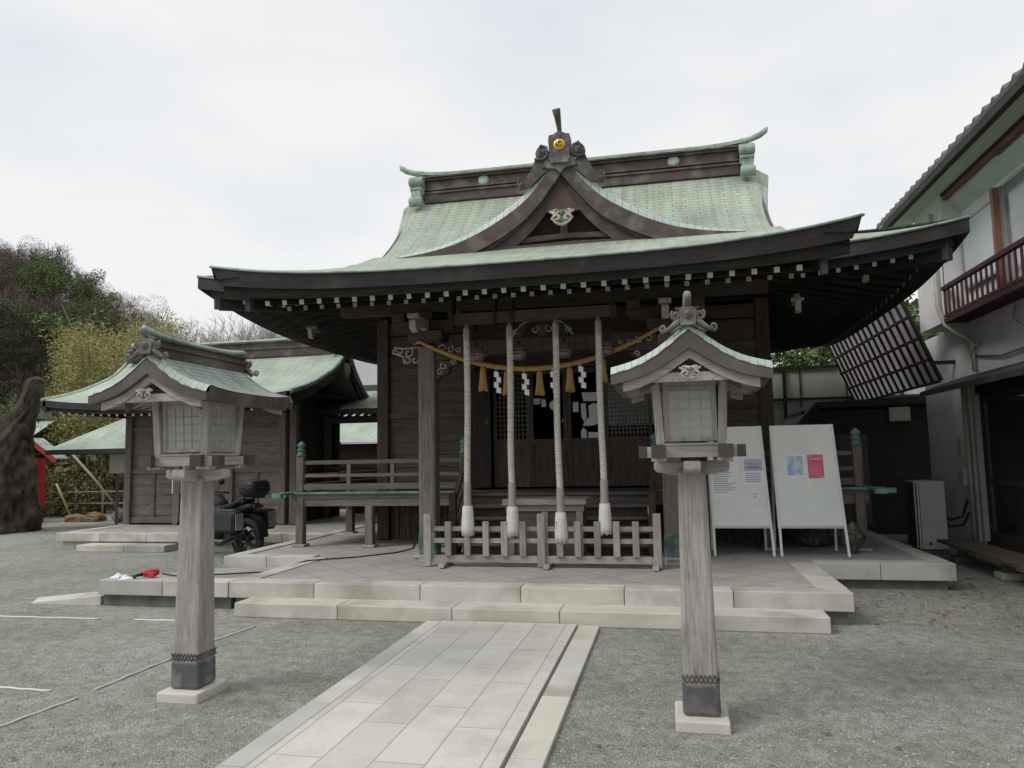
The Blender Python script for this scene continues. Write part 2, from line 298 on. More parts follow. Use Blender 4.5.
# ============================================================ SETTING
def ground():
    mt, n, p = newmat('gravel'); nn = n.nodes.new; l = n.links.new
    t = nn('ShaderNodeTexCoord')
    vo = nn('ShaderNodeTexVoronoi'); vo.inputs['Scale'].default_value = 120; l(t.outputs['Object'], vo.inputs[0])
    hs = nn('ShaderNodeSeparateColor'); l(vo.outputs['Color'], hs.inputs[0])
    r = nn('ShaderNodeValToRGB'); r.color_ramp.elements[0].position = 0; r.color_ramp.elements[0].color = (.215, .216, .20, 1)
    r.color_ramp.elements[1].position = 1; r.color_ramp.elements[1].color = (.46, .458, .43, 1); l(hs.outputs[0], r.inputs[0])
    n2 = nn('ShaderNodeTexNoise'); n2.inputs['Scale'].default_value = .45; n2.inputs['Detail'].default_value = 9; n2.inputs['Roughness'].default_value = .72; l(t.outputs['Object'], n2.inputs[0])
    r2_ = nn('ShaderNodeValToRGB'); r2_.color_ramp.elements[0].position = .38; r2_.color_ramp.elements[0].color = (.70, .73, .64, 1); r2_.color_ramp.elements[1].position = .62; r2_.color_ramp.elements[1].color = (1.08, 1.06, 1.05, 1); l(n2.outputs[0], r2_.inputs[0])
    m1 = nn('ShaderNodeMix'); m1.data_type = 'RGBA'; m1.blend_type = 'MULTIPLY'; m1.inputs[0].default_value = 1; l(r.outputs[0], m1.inputs[6]); l(r2_.outputs[0], m1.inputs[7])
    n3 = nn('ShaderNodeTexNoise'); n3.inputs['Scale'].default_value = 9; n3.inputs['Detail'].default_value = 5; l(t.outputs['Object'], n3.inputs[0])
    r3 = nn('ShaderNodeValToRGB'); r3.color_ramp.elements[0].position = .35; r3.color_ramp.elements[0].color = (.82, .83, .8, 1); r3.color_ramp.elements[1].position = .65; r3.color_ramp.elements[1].color = (1.12, 1.12, 1.12, 1); l(n3.outputs[0], r3.inputs[0])
    m2 = nn('ShaderNodeMix'); m2.data_type = 'RGBA'; m2.blend_type = 'MULTIPLY'; m2.inputs[0].default_value = 1; l(m1.outputs[2], m2.inputs[6]); l(r3.outputs[0], m2.inputs[7])
    l(m2.outputs[2], p.inputs['Base Color']); p.inputs['Roughness'].default_value = .95; p.inputs['Specular IOR Level'].default_value = .15
    b = nn('ShaderNodeBump'); b.inputs['Distance'].default_value = .010; b.invert = True; l(vo.outputs['Distance'], b.inputs['Height']); l(b.outputs[0], p.inputs['Normal'])
    g = MB(); g.add([(-300, -60, 0), (300, -60, 0), (300, 500, 0), (-300, 500, 0)], [(0, 1, 2, 3)])
    tag(g.build('gravel_ground', mt), kind='structure')
ground()
# --- stone path: a field of slabs laid lengthwise with a border strip on each side
slab_l = mat('granite_soft_grey', (.44, .435, .41), (.38, .37, .345), scale=(2, 2, 2), rough=.85)
def path():
    pm = slab_mat('path_slab', (.565, .545, .50), (.485, .47, .43), .86, .286, mort=.004, mortc=(.34, .325, .30), off=.37, rot=PI/2, stain=(.24, .22, .19))
    g = MB(); X0, X1 = -.76, .69
    g.box(X0+.13, X1-.022, -3, 7.0, -.05, .035)
    tag(g.build('path', pm, bevel=.004), kind='structure')
    for x0, x1, nm in ((X0-.03, X0+.12, 0), (X1, X1+.19, 1)):
        g = MB(); y = -3.0; k = 0
        while y < 6.98:
            ln = random.uniform(.85, 1.15); y1 = min(y+ln, 6.99)
            g.m = k % 2; g.box(x0, x1, y+.004, y1-.004, -.05, .025+(.004 if nm else .006)); y = y1; k += 1
        tag(g.build('path_border', [granite, slab_l if nm == 0 else graniteY], bevel=.005), kind='structure')
path()

# --- platform in front of and around the hall
def blocks(mb, x0, x1, y0, y1, z0, z1, n, ax='X', mats=(0, 1)):
    t = [0]; 
    for k in range(n): t.append(t[-1]+random.uniform(.9, 1.1))
    for k in range(n):
        a, b = t[k]/t[-1], t[k+1]/t[-1]; mb.m = random.choice(mats)
        if ax == 'X': mb.box(x0+(x1-x0)*a+.003, x0+(x1-x0)*b-.003, y0, y1, z0, z1)
        else: mb.box(x0, x1, y0+(y1-y0)*a+.003, y0+(y1-y0)*b-.003, z0, z1)
pave = slab_mat('platform_paving', (.40, .385, .36), (.36, .345, .325), .42, .42, mort=.008, mortc=(.24, .225, .205), off=0, rot=PI/4, stain=(.17, .155, .135))
P = thing('stone_platform', (0, 9, 0), 'low paved stone platform with pale granite kerb under the central shrine hall', 'platform')
g = MB(); g.box(-3.1, 3.1, 7.5, 19, 0, .290); g.box(-4.35, -3.101, 9.4, 19, 0, .289); g.box(3.101, 4.55, 9.4, 19, 0, .289)
g.build('paving', pave, P)
g = MB(); blocks(g, -3.17, 3.17, 7.35, 7.6, .13, .30, 6); blocks(g, 2.9, 3.17, 7.604, 9.3, .13, .302, 2, 'Y', (0,)); blocks(g, -3.17, -2.95, 7.604, 9.3, .13, .302, 2, 'Y', (0,))
build_each(g, 'kerb_stone', [granite, graniteY], P, bevel=.008)
g = MB(); blocks(g, 3.175, 4.68, 9.28, 9.52, .11, .304, 2, 'X', (0,)); blocks(g, 4.46, 4.68, 9.524, 14, .11, .304, 4, 'Y', (0,)); build_each(g, 'kerb_stone', [granite, graniteY], P, bevel=.008)
g = MB(); blocks(g, -4.5, -3.175, 9.28, 9.52, .15, .306, 2, 'X', (0,)); blocks(g, -4.5, -4.28, 9.524, 14, .15, .306, 4, 'Y', (0,)); build_each(g, 'kerb_stone', [granite, graniteY], P, bevel=.008)
g = MB(); g.box(-3.12, 3.12, 7.41, 7.7, 0, .13); g.box(3.1, 4.6, 9.35, 9.6, 0, .11); g.box(4.4, 4.62, 9.604, 14, 0, .108); g.box(-4.45, -4.2, 9.35, 14, 0, .148)
g.build('plinth_base', basem, P)
# left extension sloping down beside the platform
E_ = thing('stone_ramp', (-4, 8, 0), 'grey stone apron with kerb joining the left front corner of the platform', 'ramp')
g = MB(); blocks(g, -4.82, -3.18, 7.35, 7.6, .13, .296, 2, 'X', (0, 1)); build_each(g, 'kerb_stone', [graniteG, granite], E_, bevel=.008)
g = MB(); g.box(-4.78, -3.18, 7.41, 7.6, 0, .13); g.build('plinth_base', basem, E_)
g = MB()
pts = [(-4.82, 7.604, .29), (-3.18, 7.604, .29), (-3.18, 9.27, .19), (-4.5, 9.27, .15), (-4.9, 8.3, .2)]
g.add([(x, y, z) for x, y, z in pts]+[(x, y, 0) for x, y, z in pts], [(0, 1, 2, 3, 4), (5, 9, 8, 7, 6)]+[(i, i+5, (i+1) % 5+5, (i+1) % 5) for i in range(5)])
g.build('apron', mat('apron_conc', (.36, .35, .33), (.28, .275, .26), scale=(1.5, 1.5, 1.5), c3=(.22, .215, .195), rough=.9, bump=.001, bscale=60), E_)
g = MB(); g.add([(-4.84, 7.42, .10), (-4.84, 7.75, .12), (-5.95, 7.7, .012), (-5.75, 7.4, .012), (-4.84, 7.42, 0), (-4.84, 7.75, 0), (-5.95, 7.7, 0), (-5.75, 7.4, 0)], [(0, 1, 2, 3), (0, 3, 7, 4), (3, 2, 6, 7), (2, 1, 5, 6), (1, 0, 4, 5)])
g.build('wedge', granite, E_)
S = thing('stone_step', (0, 7.1, 0), 'long pale granite step in front of the platform at the end of the path', 'step')
g = MB(); blocks(g, -2.9, 2.9, 7.03, 7.40, 0, .145, 5); build_each(g, 'step_stone', [granite, graniteY], S, bevel=.01)

# ============================================================ MAIN HALL
H = thing('shrine_hall', (0, 12, 0.3), 'large dark wooden shrine hall with sweeping green copper roof in the centre', 'shrine hall')
MAIN = smooth_t([(9.56, 4.05), (10.5, 4.42), (11.38, 4.84), (12.2, 5.32), (12.9, 5.86), (13.5, 6.42), (13.95, 6.88)], 12)
PORCH = smooth_t([(7.3, 3.615), (8.4, 3.90), (9.5, 4.23), (10.5, 4.56), (11.4, 4.90), (12.0, 5.15)], 12)
YR = 13.95; YB = 18.34
def zc(y): return lerp_t(MAIN, y if y <= YR else 2*YR-y)
def lift(a, f): return .32*min(1.1, a/5.2)**3.2*f
# roof surface with rounding
def roof_main():
    g = MB(); ny, nx = 40, 36
    def w(y):
        d = y if y < YR else 2*YR-y
        if d < 11.38: return 5.2-(d-9.56)*(5.2-3.45)/(11.38-9.56)
        return 3.45-.09*math.sin(min(1, (d-11.38)/2.57)*PI)+.10*max(0, (d-13)/1)
    def pt(y, s, dz=0):
        ww = w(y); d = y if y < YR else 2*YR-y; f = max(0, 1-(d-9.56)/2.6)**1.3
        x = s*ww; z = zc(y)+lift(abs(x), f)+dz
        if d > 11.38: z += -.16*(max(0, abs(s)-.90)/.10)**2
        return (x, y, z)
    ys = [9.56+(YB-9.56)*k/80 for k in range(81)]
    arc = [0]
    for a, b in zip(ys, ys[1:]): arc.append(arc[-1]+math.hypot(b-a, zc(b)-zc(a)))
    g.m = 0
    g.grid(lambda u, v: pt(ys[round(v*80)], 2*u-1), 48, 80, True, lambda u, v: ((2*u-1)*w(ys[round(v*80)]), arc[round(v*80)]))
    # hipped side skirts
    for s in (-1, 1):
        def sk(u, v, dz=0):
            x = 5.2-(5.2-2.7)*v; dd = 9.56+(5.2-x); y = (9.56+(5.2-x)*1.04)*(1-u)+(YB-(5.2-x)*1.04)*u
            t = abs(2*u-1)*4.39/5.2*5.2; f = max(0, 1-v*1.15)**1.3
            return (s*x, y, zc(dd)+.32*abs(2*u-1)**3.2*f+dz-.002)
        g.grid((lambda u, v: sk(1-u, v)) if s < 0 else sk, 30, 16, True, lambda u, v: (u*8.8, v*3.0))
        # verge thickness and gable wall
    return g, w, pt, ys
g, wfun, rpt, ys = roof_main()
R_ = g.build('roof', copper, H)
# underside / fascia of the main eave: two stepped layers following the eave curve
def eave_ring(name, inset, z_top, thick, mt, depth=.28, parent=R_, under=None):
    g = MB(); n = 60
    def P3(side, t, ins, dz):
        # side 0 front, 1 right, 2 back, 3 left ; t -1..1
        hx, y0, y1 = 5.2-ins, 9.56+ins, YB-ins
        dd = 9.56+ins
        z = lerp_t(MAIN, dd)+.32*abs(t)**3.2*(max(0, 1-ins/2.6)**1.3)+dz
        yc = (y0+y1)/2; hy = (y1-y0)/2
        return [(t*hx, y0, z), (hx, yc+t*hy, z), (-t*hx, y1, z), (-hx, yc-t*hy, z)][side]
    for sd_ in range(4):
        for k in range(n):
            a, b = -1+2*k/n, -1+2*(k+1)/n
            q = [P3(sd_, a, inset, z_top), P3(sd_, b, inset, z_top), P3(sd_, b, inset, z_top-thick), P3(sd_, a, inset, z_top-thick),
                 P3(sd_, a, inset+depth, z_top-thick+.02), P3(sd_, b, inset+depth, z_top-thick+.02)]
            g.add(q, [(0, 3, 2, 1), (3, 4, 5, 2)])
    return g.build(name, mt, parent)
eave_ring('eave_fascia', .0, -.004, .19, fascia)
eave_ring('eave_fascia', .14, -.22, .12, fascia)
g = MB()   # green lip on the edge
def lip(pts, r): g.tube(pts, r, 6)
lip([(5.2*t, 9.55, 4.05+.32*abs(t)**3.2-.01) for t in [-1+k/20 for k in range(41)]], .018)
lip([(5.21, 13.95+4.39*t, 4.05+.32*abs(t)**3.2-.01) for t in [-1+k/20 for k in range(41)]], .018)
lip([(-5.21, 13.95+4.39*t, 4.05+.32*abs(t)**3.2-.01) for t in [-1+k/20 for k in range(41)]], .018)
g.build('drip_edge', pat, R_)
# soffit boards (underside sheets rising to the walls)
g = MB()
def soff(u, v, side):
    ins = .26+2.1*v; t = 2*u-1; hx = 5.2-ins; y0 = 9.56+ins; hy = (YB-ins-y0)/2
    z = 3.84+.32*abs(t)**3.2*(1-v)+.32*v
    return [(t*hx, y0, z), (hx, 13.95+t*hy, z), (-t*hx, 2*13.95-y0, z), (-hx, 13.95-t*hy, z)][side]
for sd_ in range(4): g.grid(lambda u, v: soff(u, v, sd_), 30, 4)
g.build('soffit', soffit, H)
# porch roof
def porch_z(x, y):
    f = max(0, 1-(y-7.3)/3.6); return lerp_t(PORCH, y)+.20*(abs(x)/3.44)**3.4*f
g = MB(); arc = [0]; ysp = [7.3+4.7*k/24 for k in range(25)]
for a, b in zip(ysp, ysp[1:]): arc.append(arc[-1]+math.hypot(b-a, lerp_t(PORCH, b)-lerp_t(PORCH, a)))
g.grid(lambda u, v: ((2*u-1)*3.44, ysp[round(v*24)], porch_z((2*u-1)*3.44, ysp[round(v*24)])), 40, 24, True, lambda u, v: ((2*u-1)*3.44, arc[round(v*24)]))
PR = g.build('porch_roof', copper, H)
def porch_layer(name, ins, dz, th, mt, flare=0, par=PR):
    g = MB(); n = 48; hx = 3.44-ins; y0 = 7.3+ins
    def a(t, lo): return ((hx-(.09*flare if lo else 0))*t, y0+(.04 if lo else 0), porch_z(t*3.44, 7.3)*(.5 if ins else 1)+(3.63*.5 if ins else 0)+dz-((th+.05*flare*abs(t)**3) if lo else 0)+ins*.3)
    for k in range(n):
        t0, t1 = -1+2*k/n, -1+2*(k+1)/n
        p = [a(t0, 0), a(t1, 0), a(t1, 1), a(t0, 1)]; q = [(x, y+.35, z+.09) for x, y, z in p[2:]]
        g.add(p+q, [(0, 3, 2, 1), (3, 5, 4, 2)])
    for s in (-1, 1):     # sides running back to the main roof
        for k in range(20):
            ya, yb = y0+(11.2-y0)*k/20, y0+(11.2-y0)*(k+1)/20
            za, zb = porch_z(3.44, ya)+dz+ins*.0, porch_z(3.44, yb)+dz
            g.add([(s*hx, ya, za), (s*hx, yb, zb), (s*(hx-.05*flare), yb, zb-th), (s*(hx-.05*flare), ya, za-th), (s*(hx-.35), yb, zb-th+.02), (s*(hx-.35), ya, za-th+.02)], [(0, 1, 2, 3), (3, 2, 4, 5)])
    return g.build(name, mt, par)
porch_layer('eave_fascia', 0, -.004, .165, fascia, 1)
porch_layer('eave_fascia', .1, -.145, .135, wood('dark', 'X'))
g = MB(); lip([(3.44*t, 7.29, porch_z(3.44*t, 7.3)-.008) for t in [-1+k/20 for k in range(41)]], .014)
for s in (-1, 1): lip([(s*3.45, 7.3+3.9*k/12, porch_z(3.44, 7.3+3.9*k/12)-.008) for k in range(13)], .014)
g.build('drip_edge', pat, PR)
g = MB()
g.grid(lambda u, v: ((2*u-1)*3.2, 7.55+3.2*v, porch_z((2*u-1)*3.3, 7.55+3.2*v)-.27), 20, 8); g.build('porch_soffit', soffit, H)
# rafters, with white-painted ends ------------------------------------------------
cnt = 0
def rafter(p, q, w_, h_, tip=True, tm=None):
    global cnt
    g = MB(); g.bar(p, q, w_, h_); mts = [wood('dark', 'Y'), tm or white]
    if tip:
        d = (Vector(q)-Vector(p)).normalized(); g.m = 1; g.bar(Vector(p)-d*.006, Vector(p)+d*.002, w_*.99, h_*.99)
    cnt += 1
    return g.build('rafter', mts, H)
sp = 5.82/27
for i in range(28):
    x = -2.91+sp*i
    z = 3.385+.03*(abs(x)/2.9)**2
    rafter((x, 7.62, z), (x, 9.8, z+.62), .054, .056)
for i in range(28):
    x = -2.91+sp*i
    z = 3.44+.01*(abs(x)/2.9)**2
    rafter((x, 8.12, z), (x, 10.6, z+.66), .05, .052, tm=ivory)
for s in (-1, 1):
    for i in range(8):
        x = s*(3.35+sp*i); z = 3.86+.32*(abs(x)/5.2)**3.2
        rafter((x, 9.92, z-.08), (x, 11.5, z+.30), .052, .055)
for i in range(28):     # right flank
    y = 10.1+i*.285; t = abs(y-13.95)/4.39; z = 3.86+.32*t**3.2
    rafter((4.84, y, z-.08), (3.0, y, z+.3), .055, .06)
g = MB()
for s in (-1, 1):
    for i in range(28):
        y = 10.1+i*.285; t = abs(y-13.95)/4.39; z = 3.86+.32*t**3.2
        if s < 0: g.bar((-4.84, y, z-.08), (-3.0, y, z+.3), .055, .06)
        g.bar((s*4.3, y+.14, z-.12), (s*3.0, y+.14, z+.16), .05, .055)
tag(g.build('rafters', wood('dark', 'X'), H), kind='stuff')
# hip rafters and edge battens with blue metal caps
for s in (-1, 1):
    g = MB(); g.bar((s*4.98, 9.78, 3.98), (s*3.0, 11.5, 4.1), .14, .2); hr = g.build('hip_rafter', wood('dark', 'Y'), H)
    g = MB(); g.bar((s*5.03, 9.73, 3.985), (s*4.93, 9.82, 3.99), .12, .19); g.build('metal_cap', bluem, hr)
    g = MB(); g.bar((s*3.12, 7.634, 3.46), (s*3.12, 10.8, 4.35), .06, .17); hr = g.build('edge_beam', wood('dark', 'Y'), H)
    g = MB(); g.box(s*3.13-.032, s*3.13+.032, 7.56, 7.63, 3.33, 3.55); g.build('metal_cap', bluem, hr)
# boards across rafters
g = MB(); tt = [-1+k/20 for k in range(41)]
g.strip([(3.05*t, 3.52) for t in tt], [(3.05*t, 3.488) for t in tt], 'XZ', 8.05, 8.12)
g.build('eave_batten', wood('dark', 'X'), H)
# ---------------- gable ends of the upper roof
for s in (-1, 1):
    g = MB(); yy = [11.5+(YR-11.5)*k/14 for k in range(15)]
    poly = [(y, zc(y)-.30) for y in yy]+[(2*YR-y, zc(y)-.30) for y in reversed(yy)]
    g.prism(poly, 'YZ', s*2.75, s*2.72); g.build('gable_wall', brownm, H)
    g = MB(); T = [(y, zc(y)-.12) for y in yy]; B = [(y, zc(y)-.12-.20-.05*(1-k/14)) for k, y in enumerate(yy)]
    for fl in (0, 1):
        tt_, bb_ = (T, B) if not fl else ([(2*YR-y, z) for y, z in T], [(2*YR-y, z) for y, z in B])
        g.strip(tt_, bb_, 'YZ', s*3.36, s*3.28)
    g.build('barge_board', brownm, H)
    g = MB()    # verge roll in patinated copper
    g.tube([(s*(wfun(y)-.01), y, zc(y)-.19) for y in yy]+[(s*(wfun(y)-.01), 2*YR-y, zc(y)-.19) for y in reversed(yy)], .04, 8); g.build('verge', pat, R_)
# ---------------- main ridge
RG = MB(); RG.box(-3.04, 3.04, 13.72, 14.18, 6.7, 6.876); RG.box(-3.08, 3.08, 13.69, 14.21, 6.876, 6.916); RG.box(-3.03, 3.03, 13.74, 14.16, 6.916, 6.951); RG.box(-3.08, 3.08, 13.70, 14.20, 6.951, 6.982)
RG.box(-3.03, 3.03, 13.76, 14.14, 6.982, 7.158); RG.box(-3.1, 3.1, 13.70, 14.20, 7.158, 7.202); RG.box(-3.12, 3.12, 13.66, 14.24, 7.202, 7.237)
ridge = RG.build('ridge', brownm, H, bevel=.008)
g = MB(); xs = [-3.12+.13*k for k in range(49)]
def capz(x): return 7.237+.07*max(0, (abs(x)-2.2)/1.0)**2.2
g.strip([(x, capz(x)+.055) for x in xs], [(x, capz(x)-.01) for x in xs], 'XZ', 13.68, 14.22); g.tube([(x, 13.95, capz(x)+.03) for x in xs], .07, 8)
for s in (-1, 1): g.tube([(s*3.08, 13.75, capz(3.1)+.02), (s*3.25, 13.72, capz(3.1)+.045), (s*3.42, 13.7, capz(3.1)+.10), (s*3.52, 13.69, capz(3.1)+.17), (s*3.56, 13.69, capz(3.1)+.23)], [.07, .058, .058, .055, .02], 8)
g.build('ridge_cap', pat, ridge)
for x in (-1.83, 0.0, 1.86):
    if x: g = MB(); g.lathe([(.0, 0), (.10, 0), (.115, -.012), (.10, -.03), (.0, -.034)], (x, 13.757, 7.07), 20, 'Y'); g.build('ridge_roundel', pat, ridge)
for s in (-1, 1):   # ornamental end tiles
    x0 = s*3.05; g = MB(); a, b = sorted((x0, x0+s*.24))
    g.box(a, b, 13.60, 14.30, 6.86, 7.16); g.box(a-.02, b+.02, 13.55, 14.35, 7.16, 7.20); g.box(a+.02, b-.02, 13.52, 13.62, 6.66, 6.9)
    for yq, sg_ in ((13.54, -1), (14.36, 1)):
        g.tube([(a-.015, yq, 7.08), (b+.015, yq, 7.08)], .085, 12); g.tube([(a-.01, yq-.0, 6.68), (b+.01, yq-.0, 6.68)], .095, 12); g.tube([(a, yq+.02, 6.95), (b, yq+.02, 6.95)], .05, 8)
    g.build('ridge_end', pat, ridge, bevel=.01)
# ---------------- front dormer gable
DC = smooth_t([(0, 6.72), (.13, 6.55), (.39, 6.21), (.74, 5.87), (1.28, 5.52), (1.8, 5.28), (2.3, 5.14), (2.86, 5.05)], 6)
def dcz(x): return lerp_t(DC, abs(x))
XS = [-2.86+5.72*k/80 for k in range(81)]
D = MB()
YD = 11.66
def surf_y(x):    # how far back the dormer roof runs until it meets the main slope
    z = dcz(x)+.02; y = 11.7
    while y < 13.9 and zc(y) < z: y += .02
    return y+.04
D.grid(lambda u, v: ((2*u-1)*2.86, 11.78+(max(11.80, surf_y((2*u-1)*2.86))-11.78)*v, dcz((2*u-1)*2.86)), 80, 8, True, lambda u, v: (v*2.2, abs(2*u-1)*3.6))
DM = D.build('dormer_roof', copper, H)
def vh(x): return .17*min(1, .3+.9*(1-abs(x)/2.86))
g = MB(); g.grid(lambda u, v: ((2*u-1)*2.86, YD+.10*v, dcz((2*u-1)*2.86)-vh((2*u-1)*2.86)*(1-math.sin(v*PI/2))+.012), 80, 4, True, lambda u, v: (v*.25, abs(2*u-1)*3.7))
g.build('verge', verge_m, DM)
g = MB(); g.strip([(x, dcz(x)-vh(x)+.012) for x in XS], [(x, dcz(x)-vh(x)-.005-(.24+.08*(1-abs(x)/2.86))*(1-(abs(x)/2.87)**7)) for x in XS], 'XZ', YD-.01, YD+.07)
g.build('barge_board', brownm, DM)
g = MB(); g.strip([(x, dcz(x)-.36) for x in XS if abs(x) < 2.2], [(x, max(4.97, dcz(x)-.49)) for x in XS if abs(x) < 2.2], 'XZ', YD+.07, YD+.13)
X2 = [x for x in XS if abs(x) < 1.75]
g.build('inner_board', wood('brown', 'X'), DM)
g = MB(); g.strip([(x, dcz(x)-.47) for x in X2], [(x, max(4.96, dcz(x)-.72)) for x in X2], 'XZ', YD+.13, YD+.19)
g.build('inner_barge', brownm, DM)
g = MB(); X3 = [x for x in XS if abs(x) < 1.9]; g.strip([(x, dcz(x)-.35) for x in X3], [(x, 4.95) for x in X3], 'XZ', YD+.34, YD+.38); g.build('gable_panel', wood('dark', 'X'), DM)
g = MB(); g.prism([(-.30, 5.62), (.30, 5.62), (0, 6.12)], 'XZ', YD+.10, YD+.16); g.build('apex_panel', mat('red_brown', (.105, .062, .054), (.075, .046, .042), rough=.7), DM)
g = MB(); g.strip([(x*.11, 5.28-.004*abs(x)) for x in range(-10, 11)], [(x*.11, 5.20-.006*abs(x)) for x in range(-10, 11)], 'XZ', YD+.2, YD+.33); g.bar((0, YD+.26, 5.2), (0, YD+.26, 5.62), .12, .1)
g.box(-1.9, 1.9, YD+.1, YD+.3, 4.97, 5.09)
g.build('tie_beam', wood('brown', 'X'), DM)
# pendant ornament
def pendant(par, cx, y, zt, s, m1, m2, name='pendant'):
    """hanging gable fish: a shield of scrolls"""
    g = MB(); pl = [(0, 0), (.5, .12), (1.0, -.1), (.62, -.28), (.85, -.62), (.5, -.95), (0, -1.15), (-.5, -.95), (-.85, -.62), (-.62, -.28), (-1.0, -.1), (-.5, .12)]
    g.prism([(cx+a*s*.55, zt+b*s*.62) for a, b in pl], 'XZ', y, y+.03*s/.3)
    o = g.build(name, m1, par)
    g = MB(); yy = y-.006
    for sg in (-1, 1):
        for (px, pz, r, t, a0) in ((.42, -.62, .30, .9, 0), (.55, -.12, .22, .8, PI)):
            g.tube([(cx+sg*(a-cx), yy, b) for a, b in spiral(cx+px*s*.55, zt+pz*s*.62, r*s*.6, t, a0, 1)], .018*s/.3*1.3, 5)
        g.tube([(cx, yy, zt-1.18*s*.62), (cx+sg*.5*s*.55, yy, zt-.97*s*.62), (cx+sg*.86*s*.55, yy, zt-.62*s*.62), (cx+sg*.62*s*.55, yy, zt-.3*s*.62), (cx+sg*1.02*s*.55, yy, zt-.08*s*.62)], .016*s/.3*1.3, 5)
    g.build('scroll_edge', m2, o)
    g = MB(); g.lathe([(0, -.03), (.10*s, -.025), (.12*s, 0), (.06*s, .02), (0, .02)], (cx, y-.01, zt-.12*s), 10, 'Y'); g.build('boss', m1, o)
    return o
pendant(DM, 0, YD+.02, 5.62, .36, patd, ivory)
crestm = mat('aged_bronze', (.085, .075, .07), (.05, .045, .043), scale=(7, 7, 7), c3=(.17, .18, .165), s3=6, rough=.6)
# dormer crest
g = MB(); g.prism([(-.17, 6.50), (.17, 6.50), (.185, 6.86), (.17, 6.93), (.10, 6.94), (0, 7.0), (-.10, 6.94), (-.17, 6.93), (-.185, 6.86)], 'XZ', YD-.10, YD+.06)
g.box(-.15, .15, YD-.11, YD+.05, 6.44, 6.53)
g.prism([(-.22, 6.56), (.22, 6.56), (.3, 6.40), (0.06, 6.36), (0, 6.28), (-.06, 6.36), (-.3, 6.40)], 'XZ', YD-.06, YD+.0)
CR = g.build('crest', crestm, DM, bevel=.01); CR.location.z -= .07
g = MB(); g.lathe([(0, -.02), (.085, -.02), (.095, -.005), (.095, .02)], (0, YD-.105, 6.75), 24, 'Y'); gd = g.build('gold_disc', gold, CR)
g = MB()
for k in range(3):     # three-comma emblem
    a = k*2*PI/3+PI/2; cx_, cz_ = .036*math.cos(a), .036*math.sin(a)
    g.lathe([(0, -.004), (.026, -.004), (.026, 0)], (cx_, YD-.125, 6.75+cz_), 14, 'Y')
    g.tube([((.046+.012*t)*math.cos(a-t*.8), YD-.1285, 6.75+(.046+.012*t)*math.sin(a-t*.8)) for t in (0, .4, .8, 1.2, 1.6, 1.9)], [.017, .015, .012, .009, .006, .002], 5)
g.build('emblem', mat('gold_dark', (.28, .15, .03), rough=.5), gd)
for s in (-1, 1):
    g = MB()
    g.lathe([(.0, -.06), (.10, -.06), (.115, -.03), (.115, .05), (0, .05)], (s*.30, YD, 6.66), 14, 'Y'); g.tube([(s*.30, YD-.06, 6.66), (s*.36, YD-.06, 6.72), (s*.31, YD-.06, 6.78), (s*.22, YD-.06, 6.74), (s*.2, YD-.06, 6.6), (s*.3, YD-.06, 6.54), (s*.42, YD-.06, 6.56)], .025, 6)
    g.prism([(s*.18, 6.5), (s*.42, 6.56), (s*.50, 6.38), (s*.62, 6.22), (s*.70, 6.08), (s*.5, 6.12), (s*.3, 6.3), (s*.16, 6.42)], 'XZ', YD-.03, YD+.04)
    g.lathe([(.0, -.04), (.05, -.04), (.06, 0), (.05, .05), (0, .05)], (s*.66, YD, 6.15), 10, 'Y')
    g.tube([(s*.66, YD-.03, 6.15), (s*.72, YD-.03, 6.2), (s*.7, YD-.03, 6.27), (s*.63, YD-.03, 6.25)], .015, 5)
    g.build('crest_scroll', crestm, CR)
g = MB(); g.tube([(0, YD, 6.95), (0, YD-.05, 7.05), (-.01, YD-.14, 7.2), (-.02, YD-.22, 7.3)], [.035, .04, .055, .07], 10); g.build('horn_tile', crestm, CR)
g = MB(); g.box(-.16, .16, 11.75, 13.6, 6.5, 6.64); g.box(-.19, .19, 11.75, 13.6, 6.64, 6.68); g.build('dormer_ridge', brownm, DM)

